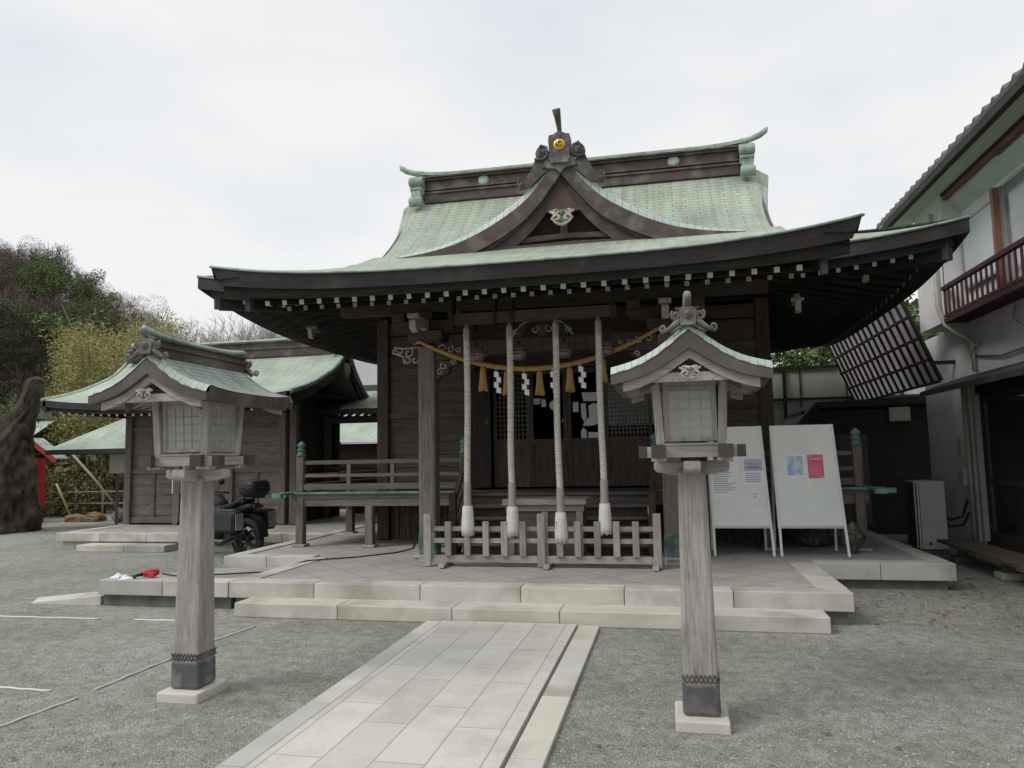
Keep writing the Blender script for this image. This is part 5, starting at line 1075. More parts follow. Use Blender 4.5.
# ============================================================ RIGHT BUILDING
def right_building():
    T = thing('office_building', (8, 11, 0), 'two-storey grey plastered building with wooden balcony on the right', 'building')
    plaster = mat('grey_plaster', (.70, .685, .695), (.60, .585, .595), scale=(1.2, 1.2, .8), rough=.9, c3=(.52, .505, .505), s3=1.1)
    green = mat('green_paint', (.46, .53, .40), (.41, .48, .36), scale=(2, 2, 2), rough=.7)
    bluegrn = mat('bluegreen_panel', (.42, .51, .46), (.36, .45, .41), scale=(2, 2, 2), rough=.7)
    XW = 6.2; XB = 5.85
    g = MB(); g.box(XW, 12, 12.6, 14.7, 0, 3.55); g.box(XW, 12, 2.0, 12.59, 2.55, 3.55); g.box(XW+.5, 12, 2.0, 12.595, 0, 2.548); g.build('wall', plaster, T)
    g = MB(); g.box(XB, 12, 12.35, 13.6, 3.56, 5.2); g.box(XB+.3, 12, 2.0, 12.345, 3.56, 5.5); g.box(XB+.02, 12, 12.36, 13.59, 5.2, 6.1);g.build('upper_wall', plaster, T)
    # green bands between eave and window
    zk = lambda k, x: 1.6+k*(x-1.57)
    g = MB(); zs = zk(1.0, 5.5)
    g.add([(5.52, 1, zs+.02), (5.52, 14.0, zs+.02), (XB+.1, 14.0, zk(.905, XB+.1)+.0), (XB+.1, 1, zk(.905, XB+.1))], [(0, 1, 2, 3)]); g.build('soffit', green, T)
    g = MB(); g.box(XB+.06, XB+.12, 1, 13.6, zk(.885, XB+.1)-.02, zk(.905, XB+.1)-.03); g.build('beam', mat('pink_brown', (.24, .115, .095), (.17, .08, .07), rough=.7), T)
    g = MB(); g.box(XB+.03, XB+.07, 1, 13.65, zk(.905, XB+.1)-.04, zk(.905, XB+.1)+.03); g.build('curtain_rail', iron, T)
    g = MB(); zt = zk(.79, 6.15); g.add([(XB+.12, 1, zk(.885, XB+.1)-.06), (XB+.12, 13.6, zk(.885, XB+.1)-.06), (6.16, 13.6, zt), (6.16, 1, zt)], [(0, 1, 2, 3)]); g.build('lintel_panel', bluegrn, T)
    # roof: kawara tiles
    g = MB(); XE = 5.42; tilem = mat('kawara', (.075, .078, .09), (.05, .052, .06), scale=(3, 3, 3), rough=.5, c3=(.12, .12, .125), s3=3)
    ny = 13*24
    def rz_(x, y):
        ph = ((y/.27) % 1.0); prof = .06*max(0, math.sin(min(1, ph/.42)*PI)) if ph < .42 else -.012*math.sin((ph-.42)/.58*PI)
        return 5.62+(x-XE)*.5+prof
    g.grid(lambda u, v: (XE+4.5*v, 1+13.2*u, rz_(XE+4.5*v, 1+13.2*u)), ny, 2)
    vs = []
    for k in range(ny+1): y = 1+13.2*k/ny; vs += [(XE, y, rz_(XE, y)), (XE+.01, y, 5.565)]
    g.add(vs, [(2*k, 2*k+1, 2*k+3, 2*k+2) for k in range(ny)]); rf = g.build('roof', tilem, T)
    g = MB(); g.box(XE+.012, XE+.1, 1, 14.15, 5.46, 5.56)
    g.add([(XE, 14.2, 5.55), (XE+4.5, 14.2, 7.8), (XE+4.5, 14.2, 7.6), (XE+.05, 14.2, 5.42)], [(0, 1, 2, 3)]); g.build('eave_board', wood('dark', 'Y'), rf)
    # windows upstairs
    def win(y0, y1, z0, z1, x, alu=silver, split=2, pane=glassm):
        g = MB(); t = .04
        g.box(x-.03, x+.02, y0, y0+t, z0, z1); g.box(x-.03, x+.02, y1-t, y1, z0, z1); g.box(x-.03, x+.02, y0+t, y1-t, z0, z0+t); g.box(x-.03, x+.02, y0+t, y1-t, z1-t, z1)
        for k in range(1, split): y = y0+(y1-y0)*k/split; g.box(x-.028, x+.018, y-.03, y+.03, z0+t, z1-t)
        w_ = g.build('window', alu, T); g = MB(); g.box(x-.002, x+.004, y0+t, y1-t, z0+t, z1-t); g.build('pane', pane, w_); return w_
    gl2 = mat('curtained_glass', (.24, .27, .27), (.10, .12, .12), scale=(.5, 1.1, .9), rough=.12, spec=.8, c3=(.33, .36, .36), s3=.9)
    frost = mat('frosted_glass', (.50, .56, .57), (.46, .52, .53), rough=.3)
    win(11.0, 12.3, 4.0, 5.06, 6.12, split=1, pane=frost)
    win(8.9, 10.9, 3.75, 5.13, 6.12, pane=gl2); win(6.4, 8.8, 3.75, 5.13, 6.12, pane=gl2); win(3.5, 6.3, 3.75, 5.13, 6.12, pane=gl2)
    for y in (10.95, 12.4): g = MB(); g.box(6.02, 6.15, y-.045, y+.045, 3.6, 5.13); g.build('window_post', mat('red_wood', (.28, .13, .08), (.17, .08, .055), scale=(20, 20, 3), rough=.7), T)
    # balcony
    b = MB(); zb, zt = 3.55, 4.06
    b.box(XB-.04, 6.14, 2, 12.4, zb-.03, zb+.04); bc = b.build('balcony', wood('purple', 'Y'), T)
    g = MB(); g.box(XB-.05, XB+.02, 2, 12.4, zt-.03, zt+.03); g.box(XB-.03, XB+.0, 2, 12.4, zb+.06, zb+.1); g.box(XB, 6.1, 12.37, 12.41, zb, 5.05); g.build('balcony_rail', wood('purple', 'Y'), bc)
    for k in range(44):
        y = 5.0+k*.17; g = MB(); g.box(XB-.032, XB-.014, y, y+.045, zb+.05, zt-.031); g.build('baluster', wood('purple', 'Z'), bc)
    # lower storey: sliding doors, awning, corner trim
    g = MB(); g.box(XW-.02, XW+.06, 12.5, 12.6, 0, 2.6); g.box(XW-.05, XW-.01, 12.62, 12.68, 0, 2.6); g.build('door_frame', mat('pale_frame', (.42, .42, .38), (.35, .35, .31), rough=.6), T)
    for k in range(4):
        y0 = 12.5-(k+1)*1.75; g = MB(); g.box(XW+.05, XW+.09, y0, y0+.06, .2, 2.4); g.box(XW+.05, XW+.09, y0+1.68, y0+1.74, .2, 2.4); g.box(XW+.05, XW+.09, y0+.06, y0+1.68, .2, .35); g.box(XW+.05, XW+.09, y0+.06, y0+1.68, 1.05, 1.12); g.box(XW+.05, XW+.09, y0+.06, y0+1.68, 2.3, 2.4)
        d_ = g.build('sliding_door', wood('dark', 'Z'), T); g = MB(); g.box(XW+.065, XW+.07, y0+.06, y0+1.68, .35, 2.3); g.build('pane', glassm, d_)
    g = MB(); g.box(XW+.0, XW+.5, 2, 12.49, 0, .198); g.box(XW, XW+.2, 2, 12.49, 2.41, 2.545); g.build('door_sill', wood('dark', 'Y'), T)
    g = MB(); g.add([(XW-.02, 2, 2.72), (XW-.02, 12.9, 2.72), (5.55, 12.9, 2.50), (5.55, 2, 2.50), (XW-.02, 2, 2.66), (XW-.02, 12.9, 2.66), (5.55, 12.9, 2.42), (5.55, 2, 2.42)], [(0, 1, 2, 3), (4, 7, 6, 5), (3, 2, 6, 7), (0, 4, 5, 1), (1, 5, 6, 2)]); g.build('awning', fascia, T)
    # pipes, cable, boxes
    pip = mat('pale_pipe', (.40, .40, .35), (.33, .33, .28), rough=.5)
    for x, y, r in ((XW-.06, 12.75, .03), (XW-.05, 12.86, .02)): g = MB(); g.tube([(x, y, .1), (x, y, 2.62)], r, 8); g.build('conduit', pip, T)
    g = MB(); g.tube([(XB-.07, 12.52, 5.3), (XB-.07, 12.52, 3.8), (XB-.03, 12.4, 3.5), (XW-.05, 12.3, 3.2), (XW-.05, 12.3, 2.75)], .035, 8); g.build('drainpipe', pip, T)
    g = MB(); g.box(XW-.1, XW-.002, 12.95, 13.1, 1.45, 1.75); g.build('meter_box', mat('meter_yellow', (.45, .43, .32)), T, bevel=.01)
    g = MB(); g.box(XW-.12, XW-.002, 12.88, 13.12, 1.0, 1.28); g.build('meter_box', mat('meter_grey', (.5, .5, .5)), T, bevel=.01)
    g = MB(); g.tube([(XW-.02, 12.4, 3.0), (XW-.03, 11.4, 2.88), (XW-.03, 10.5, 2.9), (XW-.03, 9.4, 3.0)], .016, 6); g.tube([(XW-.02, 12.1, 3.15), (XW-.09, 12.15, 3.12), (XW-.09, 12.3, 3.0), (XW-.03, 12.35, 2.8)], .014, 6); g.tube([(XW-.02, 10.9, 3.5), (XW-.1, 10.8, 3.3), (XW-.05, 10.5, 3.1)], .008, 5)
    g.build('cable', mat('cable_grey', (.25, .25, .22)), T)
right_building()
T = thing('bench', (5.6, 10, 0), 'long low brown wooden bench in front of the right building', 'bench')
g = MB(); g.box(5.35, 5.82, 4.0, 12.0, .235, .275); g.build('seat', wood('brown', 'Y'), T, bevel=.005)
for y in (11.6, 10.15, 8.0, 6.0):
    g = MB(); g.bar((5.55, y, .09), (5.55, y, .234), .1, .1); l_ = g.build('leg', wood('mid', 'Z'), T); g = MB(); g.box(5.42, 5.68, y-.12, y+.12, 0, .09); g.build('footing', basem if y != 10.15 else graniteG, l_, bevel=.02)
T = thing('outdoor_unit', (5.45, 12.6, 0), 'pale grey boxy outdoor unit standing by the corner of the right building', 'outdoor unit')
g = MB(); g.box(5.27, 5.63, 12.35, 13.05, .08, 1.10); g.build('casing', mat('unit_grey', (.45, .45, .45), (.40, .40, .40), rough=.5), T, bevel=.015)
g = MB(); g.box(5.26, 5.268, 12.37, 13.03, .1, 1.08); g.box(5.36, 5.40, 12.342, 12.348, .15, .19); g.build('side_grille', iron, T); g = MB(); g.box(5.245, 5.259, 12.36, 12.40, .09, 1.10); g.box(5.245, 5.259, 12.5, 12.53, .09, 1.10); g.build('edge_trim', white, T)
g = MB(); g.box(5.3, 5.6, 12.4, 12.5, 0, .08); g.box(5.3, 5.6, 12.9, 13.0, 0, .08); build_each(g, 'foot', basem, T)
g = MB(); g.tube([(5.63, 12.6, .6), (5.75, 12.6, .5), (5.95, 12.65, .55), (6.05, 12.7, .8)], .022, 6); g.tube([(5.63, 12.6, .5), (5.75, 12.6, .4), (5.95, 12.65, .42), (6.08, 12.75, .6)], .02, 6); g.build('pipe', iron, T)
# lean-to roof with battens between the hall and the right building
T = thing('lattice_screen_roof', (5.3, 16, 0), 'sloping lattice screen roof leaning between the hall eave and right building', 'roof screen')
ya, yb = 13.15, 18.8; p0, p1 = (5.42, 4.14), (5.96, 2.70)
fr = MB(); pn = MB(); nrm = Vector((p1[1]-p0[1], 0, -(p1[0]-p0[0]))).normalized()
for k in range(5):
    t = k/4; x, z = p0[0]+(p1[0]-p0[0])*t, p0[1]+(p1[1]-p0[1])*t; fr.bar((x+nrm.x*.03, ya, z+nrm.z*.03), (x+nrm.x*.03, yb, z+nrm.z*.03), .045, .04)
for k in range(16):
    y = ya+(yb-ya)*k/15; fr.bar((p0[0], y, p0[1]), (p1[0], y, p1[1]), .045 if k else .10, .04)
fr.build('frame', wood('dark', 'Y'), T)
pn.add([(p0[0]-nrm.x*.03, ya, p0[1]-nrm.z*.03), (p0[0]-nrm.x*.03, yb, p0[1]-nrm.z*.03), (p1[0]-nrm.x*.03, yb, p1[1]-nrm.z*.03), (p1[0]-nrm.x*.03, ya, p1[1]-nrm.z*.03)], [(0, 1, 2, 3)])
def translucent():
    mt, n, p = newmat('grey_translucent_sheet'); p.inputs['Base Color'].default_value = (.46, .43, .42, 1); p.inputs['Roughness'].default_value = .6
    tr = n.nodes.new('ShaderNodeBsdfTranslucent'); tr.inputs[0].default_value = (.44, .40, .39, 1); mxx = n.nodes.new('ShaderNodeMixShader'); mxx.inputs[0].default_value = .55
    o = [q for q in n.nodes if q.type == 'OUTPUT_MATERIAL'][0]; n.links.new(p.outputs[0], mxx.inputs[1]); n.links.new(tr.outputs[0], mxx.inputs[2]); n.links.new(mxx.outputs[0], o.inputs[0]); return mt
pn.build('sheet', translucent(), T)
g = MB(); g.bar((5.98, 18.7, 0), (5.98, 18.7, 2.72), .08, .08); g.bar((5.9, 13.2, 3.0), (6.2, 13.2, 3.0), .06, .06); g.build('support', wood('dark', 'Z'), T)
# back fence of pale sheets
T = thing('panel_fence', (6, 19, 0), 'tall pale corrugated panel fence with dark frame behind the hall', 'fence')
g = MB(); g.box(3.3, 9, 18.9, 18.93, 0, 3.62); g.build('panels', mat('panel_sheet', (.52, .55, .49), (.44, .47, .42), scale=(2, 2, 1), rough=.5), T)
g = MB()
for x in (3.35, 4.38, 5.98, 7.0, 8.2): g.box(x-.035, x+.035, 18.82, 18.898, 0, 3.66)
for x in (4.75, 5.8, 6.6): g.box(x-.012, x+.012, 18.86, 18.898, 0, 3.6)
for z in (.6, 1.9, 2.85, 3.62): g.box(3.3, 9, 18.83, 18.897, z-.03, z+.03)
g.build('frame', iron, T)
T = thing('storage_shed', (5, 15.5, 0), 'dark low storage shed behind the notice boards', 'shed')
g = MB(); g.prism([(3.95, 2.08), (4.35, 2.52), (6.95, 2.60), (6.95, 2.45), (4.42, 2.40), (4.02, 2.0)], 'XZ', 14.9, 17.5); g.build('roof', fascia, T)
g = MB(); g.box(4.15, 6.9, 15.3, 17.3, 0, 2.38); g.build('wall', mat('shed_wall', (.06, .055, .05), (.04, .036, .034), scale=(3, 3, 8), rough=.9), T)
g = MB(); g.box(4.7, 5.3, 15.26, 15.296, .2, 1.9); g.build('door', wood('mid', 'Z'), T)
g = MB(); g.box(5.62, 5.98, 14.9, 14.94, 2.12, 2.38); g.build('hanging_board', mat('beige_board', (0, 0, 0)), T)
# stones behind the right board
random.seed(3)
def rock(name, loc, s, mt, label, catg, rnd=.25, grp=None):
    g = MB(); n1, n2 = 10, 7; ph = random.random()*6; vs = []
    g.lathe([(0, -1), (.55, -.85), (.9, -.5), (1.0, 0), (.88, .5), (.5, .85), (0, 1)], (0, 0, 0), 10)
    g.v = [(v[0]*s[0]*(1+rnd*math.sin(3*v[1]+ph+v[2]*2)), v[1]*s[1]*(1+rnd*math.cos(2.5*v[0]+ph*2)), v[2]*s[2]*(1+rnd*math.sin(4*v[0]+2*v[1]+ph))) for v in g.v]
    g.v = [(v[0], v[1], v[2]) for v in g.v]; zmin = min(v[2] for v in g.v)
    g.v = [(v[0]+loc[0], v[1]+loc[1], v[2]-zmin+loc[2]-.02) for v in g.v]
    return tag(g.build(name, mt, loc=loc), label, catg, grp)
rkd = mat('rock_dark', (.10, .095, .085), (.045, .042, .038), scale=(9, 9, 9), c3=(.22, .21, .18), s3=14, rough=.95, bump=.03)
rkm = mat('rock_grey', (.20, .19, .17), (.09, .085, .08), scale=(7, 7, 7), c3=(.3, .29, .25), s3=6, rough=.95, bump=.02)
rock('stone', (3.80, 10.16, .30), (.13, .12, .17), rkd, 'mottled grey boulder leaning out from behind the right notice board', 'stone')
rock('stone', (3.5, 10.95, .30), (.22, .18, .12), rkd, 'dark rough stone on the platform under the right notice board', 'stone')
# ============================================================ SMALL THINGS ON THE PLATFORM AND GROUND
redp = mat('red_plastic', (.55, .03, .04), (.45, .025, .03), rough=.35)
T = thing('garden_tool', (-4.3, 7.5, .29), 'red and black corded garden tool lying on the left stone apron', 'garden tool')
g = MB(); g.tube([(-4.36, 7.50, .345), (-4.30, 7.56, .35), (-4.24, 7.62, .35)], [.038, .045, .03], 10); g.box(-4.30, -4.22, 7.50, 7.56, .31, .36); g.build('motor_housing', redp, T, bevel=.008)
g = MB(); g.tube([(-4.36, 7.50, .34), (-4.46, 7.46, .32), (-4.60, 7.42, .31)], [.02, .013, .012], 8); g.tube([(-4.42, 7.47, .33), (-4.42, 7.42, .305)], .014, 6); g.build('shaft', blk, T)
def cloth(cx, cy, w_, d_, rz, label):
    g = MB(); ph = random.random()*5
    def f(u, v, top):
        a, b = (2*u-1), (2*v-1); x, y = a*w_/2*(1-.25*b*b), b*d_/2*(1-.2*a*a); z = .004+(.035*(1-a*a)*(1-b*b)*(1+.6*math.sin(5*a+ph)*math.cos(4*b)) if top else 0)
        return (cx+x*math.cos(rz)-y*math.sin(rz), cy+x*math.sin(rz)+y*math.cos(rz), .295+z)
    g.grid(lambda u, v: f(u, v, 1), 12, 8); g.grid(lambda u, v: f(1-u, v, 0), 12, 8)
    tag(g.build('plastic_bag', mat('white_bag', (.66, .70, .72), (.55, .59, .62), scale=(9, 9, 9), rough=.35, bump=.01), loc=(cx, cy, .295)), label, 'plastic bag')
cloth(-4.68, 7.50, .20, .12, .1, 'flat white plastic bag at the left edge of the stone apron'); cloth(-4.50, 7.42, .20, .10, .3, 'crumpled white plastic bag beside the red garden tool')
g = MB(); pts = [(-4.20, 7.62, .33), (-4.0, 7.62, .305), (-3.55, 7.85, .298), (-3.25, 8.3, .26), (-3.05, 8.9, .312), (-2.55, 9.4, .298), (-2.2, 9.85, .298), (-2.12, 10.3, .298), (-2.3, 10.9, .298)]
tag(g.tube([(lambda i: pts[i])(i) for i in range(len(pts))], .009, 6).build('power_cable', iron, loc=(-3.2, 8.5, .3)), 'thin black power cable trailing across the platform to the left', 'cable')
# white marking strings pinned on the gravel
strm = mat('string_white', (.68, .66, .61), (.58, .56, .52), rough=.9)
sl_ = [((-5.9, 6.68), (-4.28, 6.77), 'faint back white marking string running left from the stone ramp'), ((-3.86, 6.78), (-2.95, 6.86), 'short white marking string just left of the lantern post at the back'), ((-2.62, 4.35), (-2.38, 5.6), 'white marking string running toward the left lantern footing'), ((-2.55, 5.7), (-2.40, 6.65), 'white marking string behind the left lantern post'), ((-2.62, 3.2), (-2.46, 4.47), 'nearest white marking string at the lower left edge'), ((-3.6, 4.66), (-2.8, 4.59), 'short crosswise white marking string at the left edge')]
def P0(x, y):
    v = fw+r2*(x-512)/foc+u2*(384-y)/foc; t = -1.6/v.z; return (1.57+t*v.x, t*v.y)
sl_ = [((-15, 616.5), (100, 619.5)), ((135, 620.5), (214, 622)), ((94, 691), (172, 659)), ((212, 642), (255, 627)), ((-15, 733), (77, 699)), ((-15, 687), (50, 692))]
for (a, b), lb in zip(sl_, ['white marking string left of the ramp, farthest from the path', 'short white marking string passing behind the left lantern post', 'diagonal white marking string left of the left lantern footing', 'short white marking string right of the left lantern post', 'diagonal white marking string in the lower left corner', 'short crosswise marking string at the left edge']):
    A2, B2 = P0(*a), P0(*b); g = MB(); nseg = 14; pts = []
    for k in range(nseg+1):
        t = k/nseg; pts.append((A2[0]+(B2[0]-A2[0])*t+.002*math.sin(t*9), A2[1]+(B2[1]-A2[1])*t+.002*math.sin(t*7+1), .007+.002*math.sin(t*20)))
    tag(g.tube(pts, .009, 5).build('marking_string', strm, loc=(A2[0], A2[1], 0)), lb, 'string')
# loose pebbles standing proud of the gravel bed
def pebbles():
    rr = random.Random(4); vs = []; fs = []; mi = []
    for k in range(17000):
        d = 2.4+6.2*rr.random()**1.5; x = 1.57+d*rr.uniform(-1.05, .62); y = d
        if -.82 < x < .9 and y < 7.05 or -4.9 < x < 3.2 and y > 6.95 or -6.1 < x < -4.8 and y > 7.3: continue
        if abs(abs(x)-1.7) < .17 and abs(y-4.7) < .2: continue
        r = rr.uniform(.0035, .0105)*(1+.5*(rr.random() < .06)); a = rr.random()*6.28; c, q = math.cos(a), math.sin(a); e1, e2, h = r, r*rr.uniform(.6, .95), r*rr.uniform(.4, .8); o = len(vs)
        for px, py, pz in ((e1, 0, .1), (0, e2, .2), (-e1*.9, .1*r, .05), (0, -e2, .15)): vs.append((x+px*c-py*q, y+px*q+py*c, pz*h))
        vs.append((x+r*.1, y, h)); vs.append((x, y, -h*.6))
        fs += [(o, o+1, o+4), (o+1, o+2, o+4), (o+2, o+3, o+4), (o+3, o, o+4), (o+1, o, o+5), (o+2, o+1, o+5), (o+3, o+2, o+5), (o, o+3, o+5)]; mi += [k % 3]*8
    me = bpy.data.meshes.new('loose_gravel'); me.from_pydata(vs, [], fs)
    for mt in (mat('pebble_grey', (.30, .305, .29), (.22, .225, .21)), mat('pebble_light', (.46, .455, .43), (.36, .355, .335)), mat('pebble_dark', (.16, .17, .155), (.11, .115, .105))): me.materials.append(mt)
    me.polygons.foreach_set('material_index', mi); me.update()
    o = bpy.data.objects.new('loose_gravel', me); col.objects.link(o); tag(o, 'loose grey pebbles scattered over the gravel yard', 'gravel', kind='stuff')
pebbles()
# dry leaves
g = MB(); random.seed(11)
for k in range(420):
    r_ = random.random()
    if r_ < .45: x, y = random.uniform(3.2, 5.3), random.uniform(7.4, 9.2)
    elif r_ < .6: x, y = random.uniform(4.75, 5.3), random.uniform(9.1, 10.2)
    else: x, y = random.uniform(-9, 5.2), random.uniform(3, 12)
    if -4.9 < x < 3.3 and y > 6.9 or -1 < x < 1 and y < 7 or -4.6 < x < 4.7 and y > 9.2 or (y > 11.7 and x < 0): continue
    s = random.uniform(.012, .03); a = random.random()*6; 
    g.add([(x+s*math.cos(a+q), y+s*.55*math.sin(a+q), .012+.006*random.random()) for q in (0, 1.6, 3.1, 4.7)], [(0, 1, 2, 3)])
tag(g.build('fallen_leaves', mat('dry_leaf', (.20, .10, .05), (.14, .075, .04))), 'scattered dry brown leaves on the gravel', 'leaves', kind='stuff')

# ============================================================ VEGETATION
def hgt(x, y):
    """wooded hill rising on the left and behind"""
    d = max(0, (y-22)/26)+max(0, (-x-30)/60); d = min(1.25, d); s = d*d*(3-2*min(1, d)) if d < 1 else d
    prof = lerp_t([(-75, 17), (-47, 13.4), (-42, 11.2), (-37, 8.4), (-33, 6.4), (-28, 4.6), (-22, 3.2), (-12, 2.4), (0, 2.5), (15, 2.5), (60, 4)], x)
    return prof*min(1.1, s)*(1+.05*math.sin(x*.35)*math.cos(y*.23))-.05
g = MB(); g.grid(lambda u, v: (-120+200*u, 18+70*v, hgt(-120+200*u, 18+70*v)), 80, 36); 
tag(g.build('hill', mat('hill_soil', (.055, .048, .032), (.035, .04, .022), scale=(.4, .4, .4), rough=1)), kind='structure')
def leaves(mb, centers, n, size, spread, flat=1.0, seed=0):
    rr = random.Random(seed)
    for c, r in centers:
        for k in range(int(n*r*r)):
            while True:
                p = Vector((rr.uniform(-1, 1), rr.uniform(-1, 1), rr.uniform(-1, 1)))
                if .15 < p.length < 1: break
            p = p.normalized()*(p.length**.45)*r; p.z *= flat; q = Vector(c)+p
            s = size*rr.uniform(.6, 1.3); a = Vector((rr.gauss(0, 1), rr.gauss(0, 1), rr.gauss(0, .7))).normalized(); b = a.cross(Vector((rr.gauss(0, 1), rr.gauss(0, 1), rr.gauss(0, 1)))).normalized()*spread
            mb.add([q-a*s, q-b*s*.6, q+a*s, q+b*s*.6], [(0, 1, 2, 3)])
def branches(mb, p, d, ln, r, depth, rr, spread=.55, upb=.12, leafpts=None, nb=3, n=5):
    pts = [p]; q = p.copy(); dd = d.copy()
    for k in range(3): dd = (dd+Vector((rr.gauss(0, .12), rr.gauss(0, .12), rr.gauss(0, .08)+upb*.4))).normalized(); q = q+dd*ln/3; pts.append(q.copy())
    mb.tube(pts, [r, r*.85, r*.72, r*.6], n if depth > 2 else 3, cap=False)
    if leafpts is not None and depth <= 1: leafpts.append(q.copy())
    if depth == 0: return
    for k in range(nb):
        s_ = pts[rr.choice((2, 3, 3))]; nd = (dd+Vector((rr.gauss(0, spread), rr.gauss(0, spread), rr.gauss(0, spread*.8)+upb))).normalized()
        branches(mb, s_, nd, ln*rr.uniform(.62, .82), r*.6, depth-1, rr, spread, upb, leafpts, nb, n)
def proto(kind, seed):
    rr = random.Random(seed)
    names = {'bare': 'bare_tree', 'green': 'evergreen_tree', 'pine': 'pine_tree', 'bamboo': 'bamboo', 'bush': 'shrub', 'pale': 'leafless_tree', 'brown': 'budding_tree'}
    T = thing(names[kind], (0, 0, 0), 'tree', 'tree')
    if kind in ('bare', 'pale'):
        g = MB(); g.tube([(0, 0, -.4), (.05, 0, .8), (.0, .08, 1.8)], [.17, .14, .12], 7); tb = g.build('trunk', barkm, T)
        g = MB()
        for k in range(5): branches(g, Vector((0, .05, 1.3+.15*k)), Vector((rr.gauss(0, .6), rr.gauss(0, .6), 1)).normalized(), 1.5, .07, 5, rr, .5, .12, nb=3)
        g.build('crown', twigm if kind == 'bare' else mat('pale_twig', (.36, .33, .31), (.26, .235, .22), rough=.9), T)
    elif kind == 'brown':
        g = MB(); g.tube([(0, 0, -.4), (.05, 0, 1.2), (-.05, .08, 2.6)], [.15, .12, .06], 6); g.build('trunk', barkm, T); g = MB()
        cs = [(Vector((rr.gauss(0, .85), rr.gauss(0, .85), 2.2+rr.gauss(0, .7))), rr.uniform(.5, .95)) for k in range(20)]
        leaves(g, cs, 620, .06, .35, .85, seed)
        for k in range(3): branches(g, Vector((0, 0, 1.2)), Vector((rr.gauss(0, .5), rr.gauss(0, .5), 1)).normalized(), 1.1, .05, 4, rr, .5, .1)
        g.build('crown', leafmat('budding_brown', (.06, .044, .038), (.17, .125, .10)), T)
    elif kind == 'green':
        g = MB(); g.tube([(0, 0, -.4), (.05, 0, 1.2), (-.05, .08, 3)], [.2, .16, .1], 7)
        for k in range(7): a = k*1.7; g.tube([(0, 0, 1.2+.25*k), (math.cos(a)*.9, math.sin(a)*.9, 2.0+.3*k), (math.cos(a)*1.4, math.sin(a)*1.4, 2.5+.3*k)], [.07, .045, .02], 5)
        g.build('trunk', barkm, T); g = MB()
        cs = [(Vector((rr.gauss(0, .95), rr.gauss(0, .95), 2.7+rr.gauss(0, .8))), rr.uniform(.45, .95)) for k in range(22)]
        leaves(g, cs, 420, .07, 1, .75, seed); g.build('crown', leafmat('leaf_green', (.03, .06, .015), (.125, .17, .05)), T)
    elif kind == 'bush':
        g = MB(); g.tube([(0, 0, -.3), (0, .05, .7)], [.08, .05], 6); g.build('stem', barkm, T); g = MB()
        cs = [(Vector((rr.gauss(0, .7), rr.gauss(0, .7), .9+rr.gauss(0, .35))), rr.uniform(.35, .7)) for k in range(14)]
        leaves(g, cs, 420, .065, 1, .8, seed); g.build('crown', leafmat('leaf_brown_green', (.05, .05, .02), (.14, .13, .05)), T)
    elif kind == 'pine':
        g = MB(); g.tube([(0, 0, -.5), (.15, 0, 1.5), (.5, .1, 3.2), (.7, .1, 4.1)], [.2, .16, .11, .05], 8); pads = []
        for k in range(9):
            a = rr.random()*6.28; r = rr.uniform(.6, 1.9); z = 2.5+rr.random()*1.8; t = (z-1.0)/3.2; b0 = (.15+.5*t, .05, z-.5); e_ = (b0[0]+math.cos(a)*r, math.sin(a)*r, z); g.tube([b0, ((b0[0]+e_[0])/2, e_[1]/2, z-.15), e_], [.06, .04, .02], 5); pads.append((Vector(e_)+Vector((0, 0, .1)), rr.uniform(.5, .85)))
        g.build('trunk', barkm, T); g = MB(); leaves(g, pads+[(Vector((.7, .1, 4.2)), 1.0), (Vector((.2, .2, 3.9)), .9), (Vector((1.2, -.1, 3.8)), .85)], 1500, .05, .5, .36, seed); g.build('crown', leafmat('pine_needles', (.018, .034, .014), (.065, .09, .028)), T)
    elif kind == 'bamboo':
        g = MB(); pts = [(0, 0, -.3), (.05, 0, 2), (.15, .05, 4), (.45, .1, 6), (1.1, .2, 7.4)]; g.tube(pts, [.05, .047, .04, .028, .01], 6)
        for z in (.5, 1.1, 1.7, 2.3): g.tube([(.012+z*.02, 0, z), (.012+z*.02, 0, z+.025)], .054, 6)
        g.build('culm', mat('bamboo_culm', (.17, .15, .08), (.12, .11, .06), rough=.6), T); g = MB()
        cs = [(Vector((.05+.12*(z-2)+rr.gauss(0, .35), rr.gauss(0, .35), z)), rr.uniform(.35, .62)) for z in [2.6+k*.24 for k in range(19)]]
        leaves(g, cs, 380, .085, .28, 1.1, seed); g.build('leaves', leafmat('bamboo_leaf', (.16, .155, .05), (.36, .33, .13)), T)
    return T
protos = {k: [proto(k, 10*i+s) for s in range(2)] for i, k in enumerate(('bare', 'green', 'pine', 'bamboo', 'bush', 'pale', 'brown'))}
used = set()
def plant(kind, x, y, s, label, group=None, z=None, rz=None, sz=None, catg=None):
    i = random.randrange(2); src = protos[kind][i]
    if (kind, i) not in used: used.add((kind, i)); o = src
    else: o = copy_tree(src)
    o.location = (x, y, hgt(x, y) if z is None and y > 18 else (z or 0)); o.rotation_euler = (0, 0, random.random()*6.28 if rz is None else rz); sz = sz or s; o.scale = (s, s, sz)
    for k_ in ('group',):
        if k_ in o: del o[k_]
    tag(o, label, catg or {'bare': 'tree', 'pale': 'tree', 'brown': 'tree', 'green': 'tree', 'pine': 'tree', 'bamboo': 'bamboo', 'bush': 'shrub'}[kind], group)
random.seed(21)
def hx(px, y):    # world x seen at pixel column px (row ~400) for depth y
    v = fw+r2*(px-512)/foc+u2*(384-400)/foc; return 1.57+y*v.x/v.y
for k in range(75):
    y = random.uniform(26, 50); x = hx(random.uniform(-50, 150), y); plant('brown', x, y, random.uniform(.75, 1.15), 'rounded purplish brown tree in early bud on the wooded hillside', 'brown trees covering the hillside')
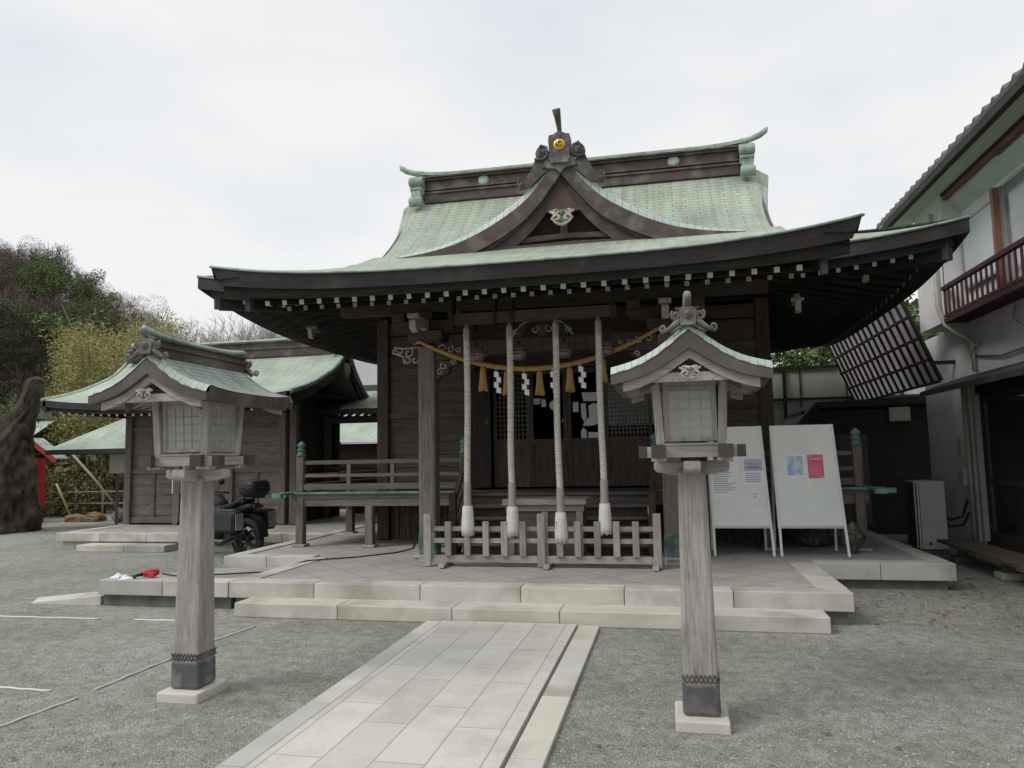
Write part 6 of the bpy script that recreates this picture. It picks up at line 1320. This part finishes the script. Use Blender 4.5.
for k in range(26):
    y = random.uniform(27, 50); x = hx(random.uniform(-50, 170), y); plant('bare', x, y, random.uniform(.45, .68), 'thin bare tree on the wooded hillside', 'bare trees on the hillside')
for k in range(44):
    y = random.uniform(24, 50); x = hx(random.uniform(-60, 110 if k % 2 else 60), y); plant('green', x, y, random.uniform(.6, .95), 'dark evergreen tree among the bare trees on the hillside', 'evergreen trees on the hillside')
for k in range(30):
    y = random.uniform(23, 34); x = hx(random.uniform(-60, 150), y); plant('bush', x, y, random.uniform(1.0, 1.8), 'brownish green shrub low on the hillside', 'shrubs on the hillside')
for k in range(48):
    y = random.uniform(21.5, 28); x = hx(random.uniform(60, 235), y); sc_b = random.uniform(.8, 1.0)*(1 if x < hx(165, y) else .78); plant('bamboo', x, y, sc_b, 'yellow green bamboo stem in the grove behind the left hall', 'bamboo grove behind the left hall')
for px, y, s, lb in ((56, 36, 1.5, 'broad dark pine on the skyline of the hill'), (80, 35, 1.6, 'flat-topped pine on the hill crest beside the broader pine'), (112, 34, 1.45, 'dark pine with open layered crown at the end of the hill crest'), (2, 34, 1.45, 'dark pine at the upper left edge of the picture')):
    plant('pine', hx(px, y), y, s, lb)
for k in range(22):
    y = random.uniform(29, 38); x = hx(150+k*9, y); plant('pale', x, y, random.uniform(.95, 1.3), 'pale leafless tree against the sky behind the halls', 'bare trees behind the halls')
for px_, y_, s_ in ((899, 24, .85), (909, 26, .92), (903, 22.5, .7)): plant('green', hx(px_, y_), y_, s_*1.6, 'yellowish green tree filling the gap between the hall eave and right building', 'trees in the gap by the right building', z=.5, catg='tree')
plant('green', hx(268, 27), 27, 1.15, 'light green tree showing just under the left tip of the main eave')
for k in range(10):
    y = random.uniform(22.5, 27); x = hx(770+k*17, y); plant('green' if k % 3 else 'bush', x, y, random.uniform(.9, 1.4), 'green tree growing behind the pale panel fence', 'trees behind the panel fence', z=-.3)
for k in range(16):
    y = random.uniform(19, 22.5); x = hx(random.uniform(-30, 120), y); plant('bush', x, y, random.uniform(.7, 1.0), 'low dark shrub behind the old tree trunk', 'shrubs behind the old trunk', z=-.1)

# old pollarded trunk at far left
T = thing('old_tree', (-14.0, 15.0, 0), 'thick gnarled leaning old tree trunk at the left edge', 'tree')
g = MB(); n = 22; TRX = -.22; secs = [(-14.25, -.1, .95), (-14.25, .3, .90), (-14.3, .7, .86), (-14.4, 1.1, .84), (-14.4, 1.5, .80), (-14.25, 1.85, .62), (-14.05, 2.25, .48), (-13.85, 2.7, .40), (-13.6, 3.1, .28), (-13.46, 3.45, .25), (-13.40, 3.7, .20), (-13.38, 3.78, .04)]
dense = []
for (x0_, z0_, r0_), (x1_, z1_, r1_) in zip(secs, secs[1:]):
    for q in range(5): t = q/5; dense.append((x0_+(x1_-x0_)*t, z0_+(z1_-z0_)*t, r0_+(r1_-r0_)*t))
secs = dense+[secs[-1]]; n = 64; vs = []
from mathutils import noise as mnoise
for x, z, r in secs:
    for k in range(n):
        a = 2*PI*k/n; nv = Vector((math.cos(a)*1.2, math.sin(a)*1.2, z*1.1)); f = 1+.24*(mnoise.noise(nv*1.3))+.20*mnoise.noise(nv*3.7)+.16*mnoise.noise(Vector((nv.x*7, nv.y*7, nv.z*2.5)))
        vs.append((x+TRX+r*f*math.cos(a), 15.2+r*f*.8*math.sin(a), z))
k = len(secs); g.add(vs, [(i*n+j, i*n+(j+1) % n, (i+1)*n+(j+1) % n, (i+1)*n+j) for i in range(k-1) for j in range(n)]+[tuple(range((k-1)*n, k*n))], True)
g.build('trunk', barkm, T)
g = MB(); g.tube([(-14.7, 15.1, 1.2), (-15.3, 14.9, 2.0), (-15.9, 14.8, 2.6)], [.3, .22, .18], 10); g.tube([(-13.9, 15.2, 2.3), (-13.75, 15.0, 2.6)], [.15, .1], 8); g.build('limb', barkm, T)
# red shrine with its gable
T = thing('red_shrine', (-16.3, 17.5, 0), 'small bright red painted shrine behind the old trunk', 'small shrine')
g = MB(); g.box(-16.1, -15.70, 17.45, 17.75, 0, 1.8); g.box(-16.9, -16.1, 17.6, 17.75, 0, 1.7); g.build('wall', mat('vermilion', (.36, .02, .025), (.28, .018, .02), rough=.6), T)
g = MB()
for s in (-1, 1): g.bar((-15.68, 17.2, 2.26), (-15.68+s*.84, 17.2, 1.70), .05, .13)
g.build('barge_board', mat('vermilion', (0, 0, 0)), T)
g = MB(); g.prism([(-15.68, 2.36), (-14.82, 1.78), (-14.86, 1.74), (-15.68, 2.31), (-16.50, 1.74), (-16.54, 1.78)], 'XZ', 17.18, 17.6); g.build('roof', pat, T)
T = thing('distant_shrine_roof', (-22, 23, 0), 'pale green shrine building glimpsed at the left edge beyond the trunk', 'building')
g = MB(); g.grid(lambda u, v: (-27+5.2*u, 22.5+2*v, 2.2+1.2*v), 3, 5, True, lambda u, v: (5*u, 2.3*v)); g.build('roof', copperB, T); g = MB(); g.box(-26.5, -22.3, 23, 26, 0, 2.3); g.build('wall', wood('dark', 'X'), T); g = MB(); g.box(-27, -21.9, 24.3, 24.7, 3.4, 3.65); g.build('ridge', mat('kawara', (0, 0, 0)), T)
g = MB(); g.lathe([(0, 0), (.22, 0), (.24, .25), (.15, .4), (0, .42)], (-13.95, 13.9, .0), 10); g.v = [(x-.55, y, z+.0) for x, y, z in g.v]; tag(g.build('red_bucket', mat('vermilion', (0, 0, 0)), loc=(-14.5, 13.9, 0)), 'red rounded container at the foot of the old trunk', 'container')
# broom, straw, pole
T = thing('bamboo_broom', (-15, 18.2, 0), 'long bamboo broom leaning over the straw pile', 'broom')
g = MB(); g.tube([(-15.95, 18.4, 1.05), (-15.2, 18.1, .22)], .03, 6); g.build('handle', mat('bamboo_pole', (.42, .30, .13), (.33, .23, .1), rough=.6), T)
g = MB()
for k in range(26): a = k*.6; g.tube([(-15.2, 18.1, .22), (-14.95+.1*math.cos(a), 18.0+.12*math.sin(a), .06+.05*math.sin(a*2))], [.008, .006], 4)
g.build('bristles', mat('broom_bristle', (.38, .27, .13)), T)
g = MB(); tag(g.tube([(-15.75, 18.5, 2.1), (-14.6, 18.3, 1.2), (-13.5, 18.0, .35)], .035, 8).build('leaning_pole', mat('grey_pole', (.26, .24, .21), rough=.8), loc=(-13.5, 18, .3)), 'long thin grey pole leaning diagonally beside the shelter', 'pole')
random.seed(5)
sm = mat('straw', (.36, .25, .14), (.24, .165, .09), scale=(12, 12, 12), rough=1, bump=.03)
def straw(x, y, rz, ln, hh, label):
    T = thing('straw_bundle', (x, y, 0), label, 'straw bundle'); g = MB(); rr = random.Random(int(abs(x)*100))
    for k in range(150):
        a = rr.random()*PI; r_ = hh*rr.random()**.5; oy, oz = r_*math.cos(a)*1.3, abs(r_*math.sin(a))*1.5+.02; l0 = ln*rr.uniform(.75, 1.1); c, q = math.cos(rz+rr.gauss(0, .12)), math.sin(rz+rr.gauss(0, .12))
        g.tube([(x-c*l0/2-q*oy, y-q*l0/2+c*oy, oz*.8), (x-q*oy, y+c*oy, oz), (x+c*l0/2-q*oy, y+q*l0/2+c*oy, oz*.7)], [.012, .016, .01], 4)
    g.build('stalks', sm, T)
straw(-14.85, 18.0, .3, .5, .13, 'tan straw bundle heaped at the end of the bamboo broom'); straw(-14.35, 18.1, -.2, .55, .16, 'rounded pale brown straw bundle right of the broom end')
rock('stone', (-13.2, 17.8, 0), (.25, .2, .2), rkm, 'grey stone beside the foot of the lean-to shelter', 'stone')
rock('stone', (-15.6, 17.0, 0), (.4, .3, .2), rkm, 'dark mossy stone between the trunk and the straw', 'stone')
T = thing('low_fence', (-15, 20, 0), 'low thin bamboo rail fence in front of the bamboo grove', 'fence')
g = MB(); g.tube([(-17.5, 19.6, .75), (-11.5, 19.6, .78)], .022, 6); g.tube([(-17.5, 19.6, .4), (-11.5, 19.6, .42)], .022, 6); build_each(g, 'rail', mat('grey_pole', (0, 0, 0)), T)
for k in range(7): g = MB(); g.tube([(-17.3+k*.95, 19.6, 0), (-17.3+k*.95, 19.6, .85)], .028, 6); g.build('post', mat('grey_pole', (0, 0, 0)), T)

# tidy helper property
for o in bpy.data.objects:
    if '_w' in o: del o['_w']
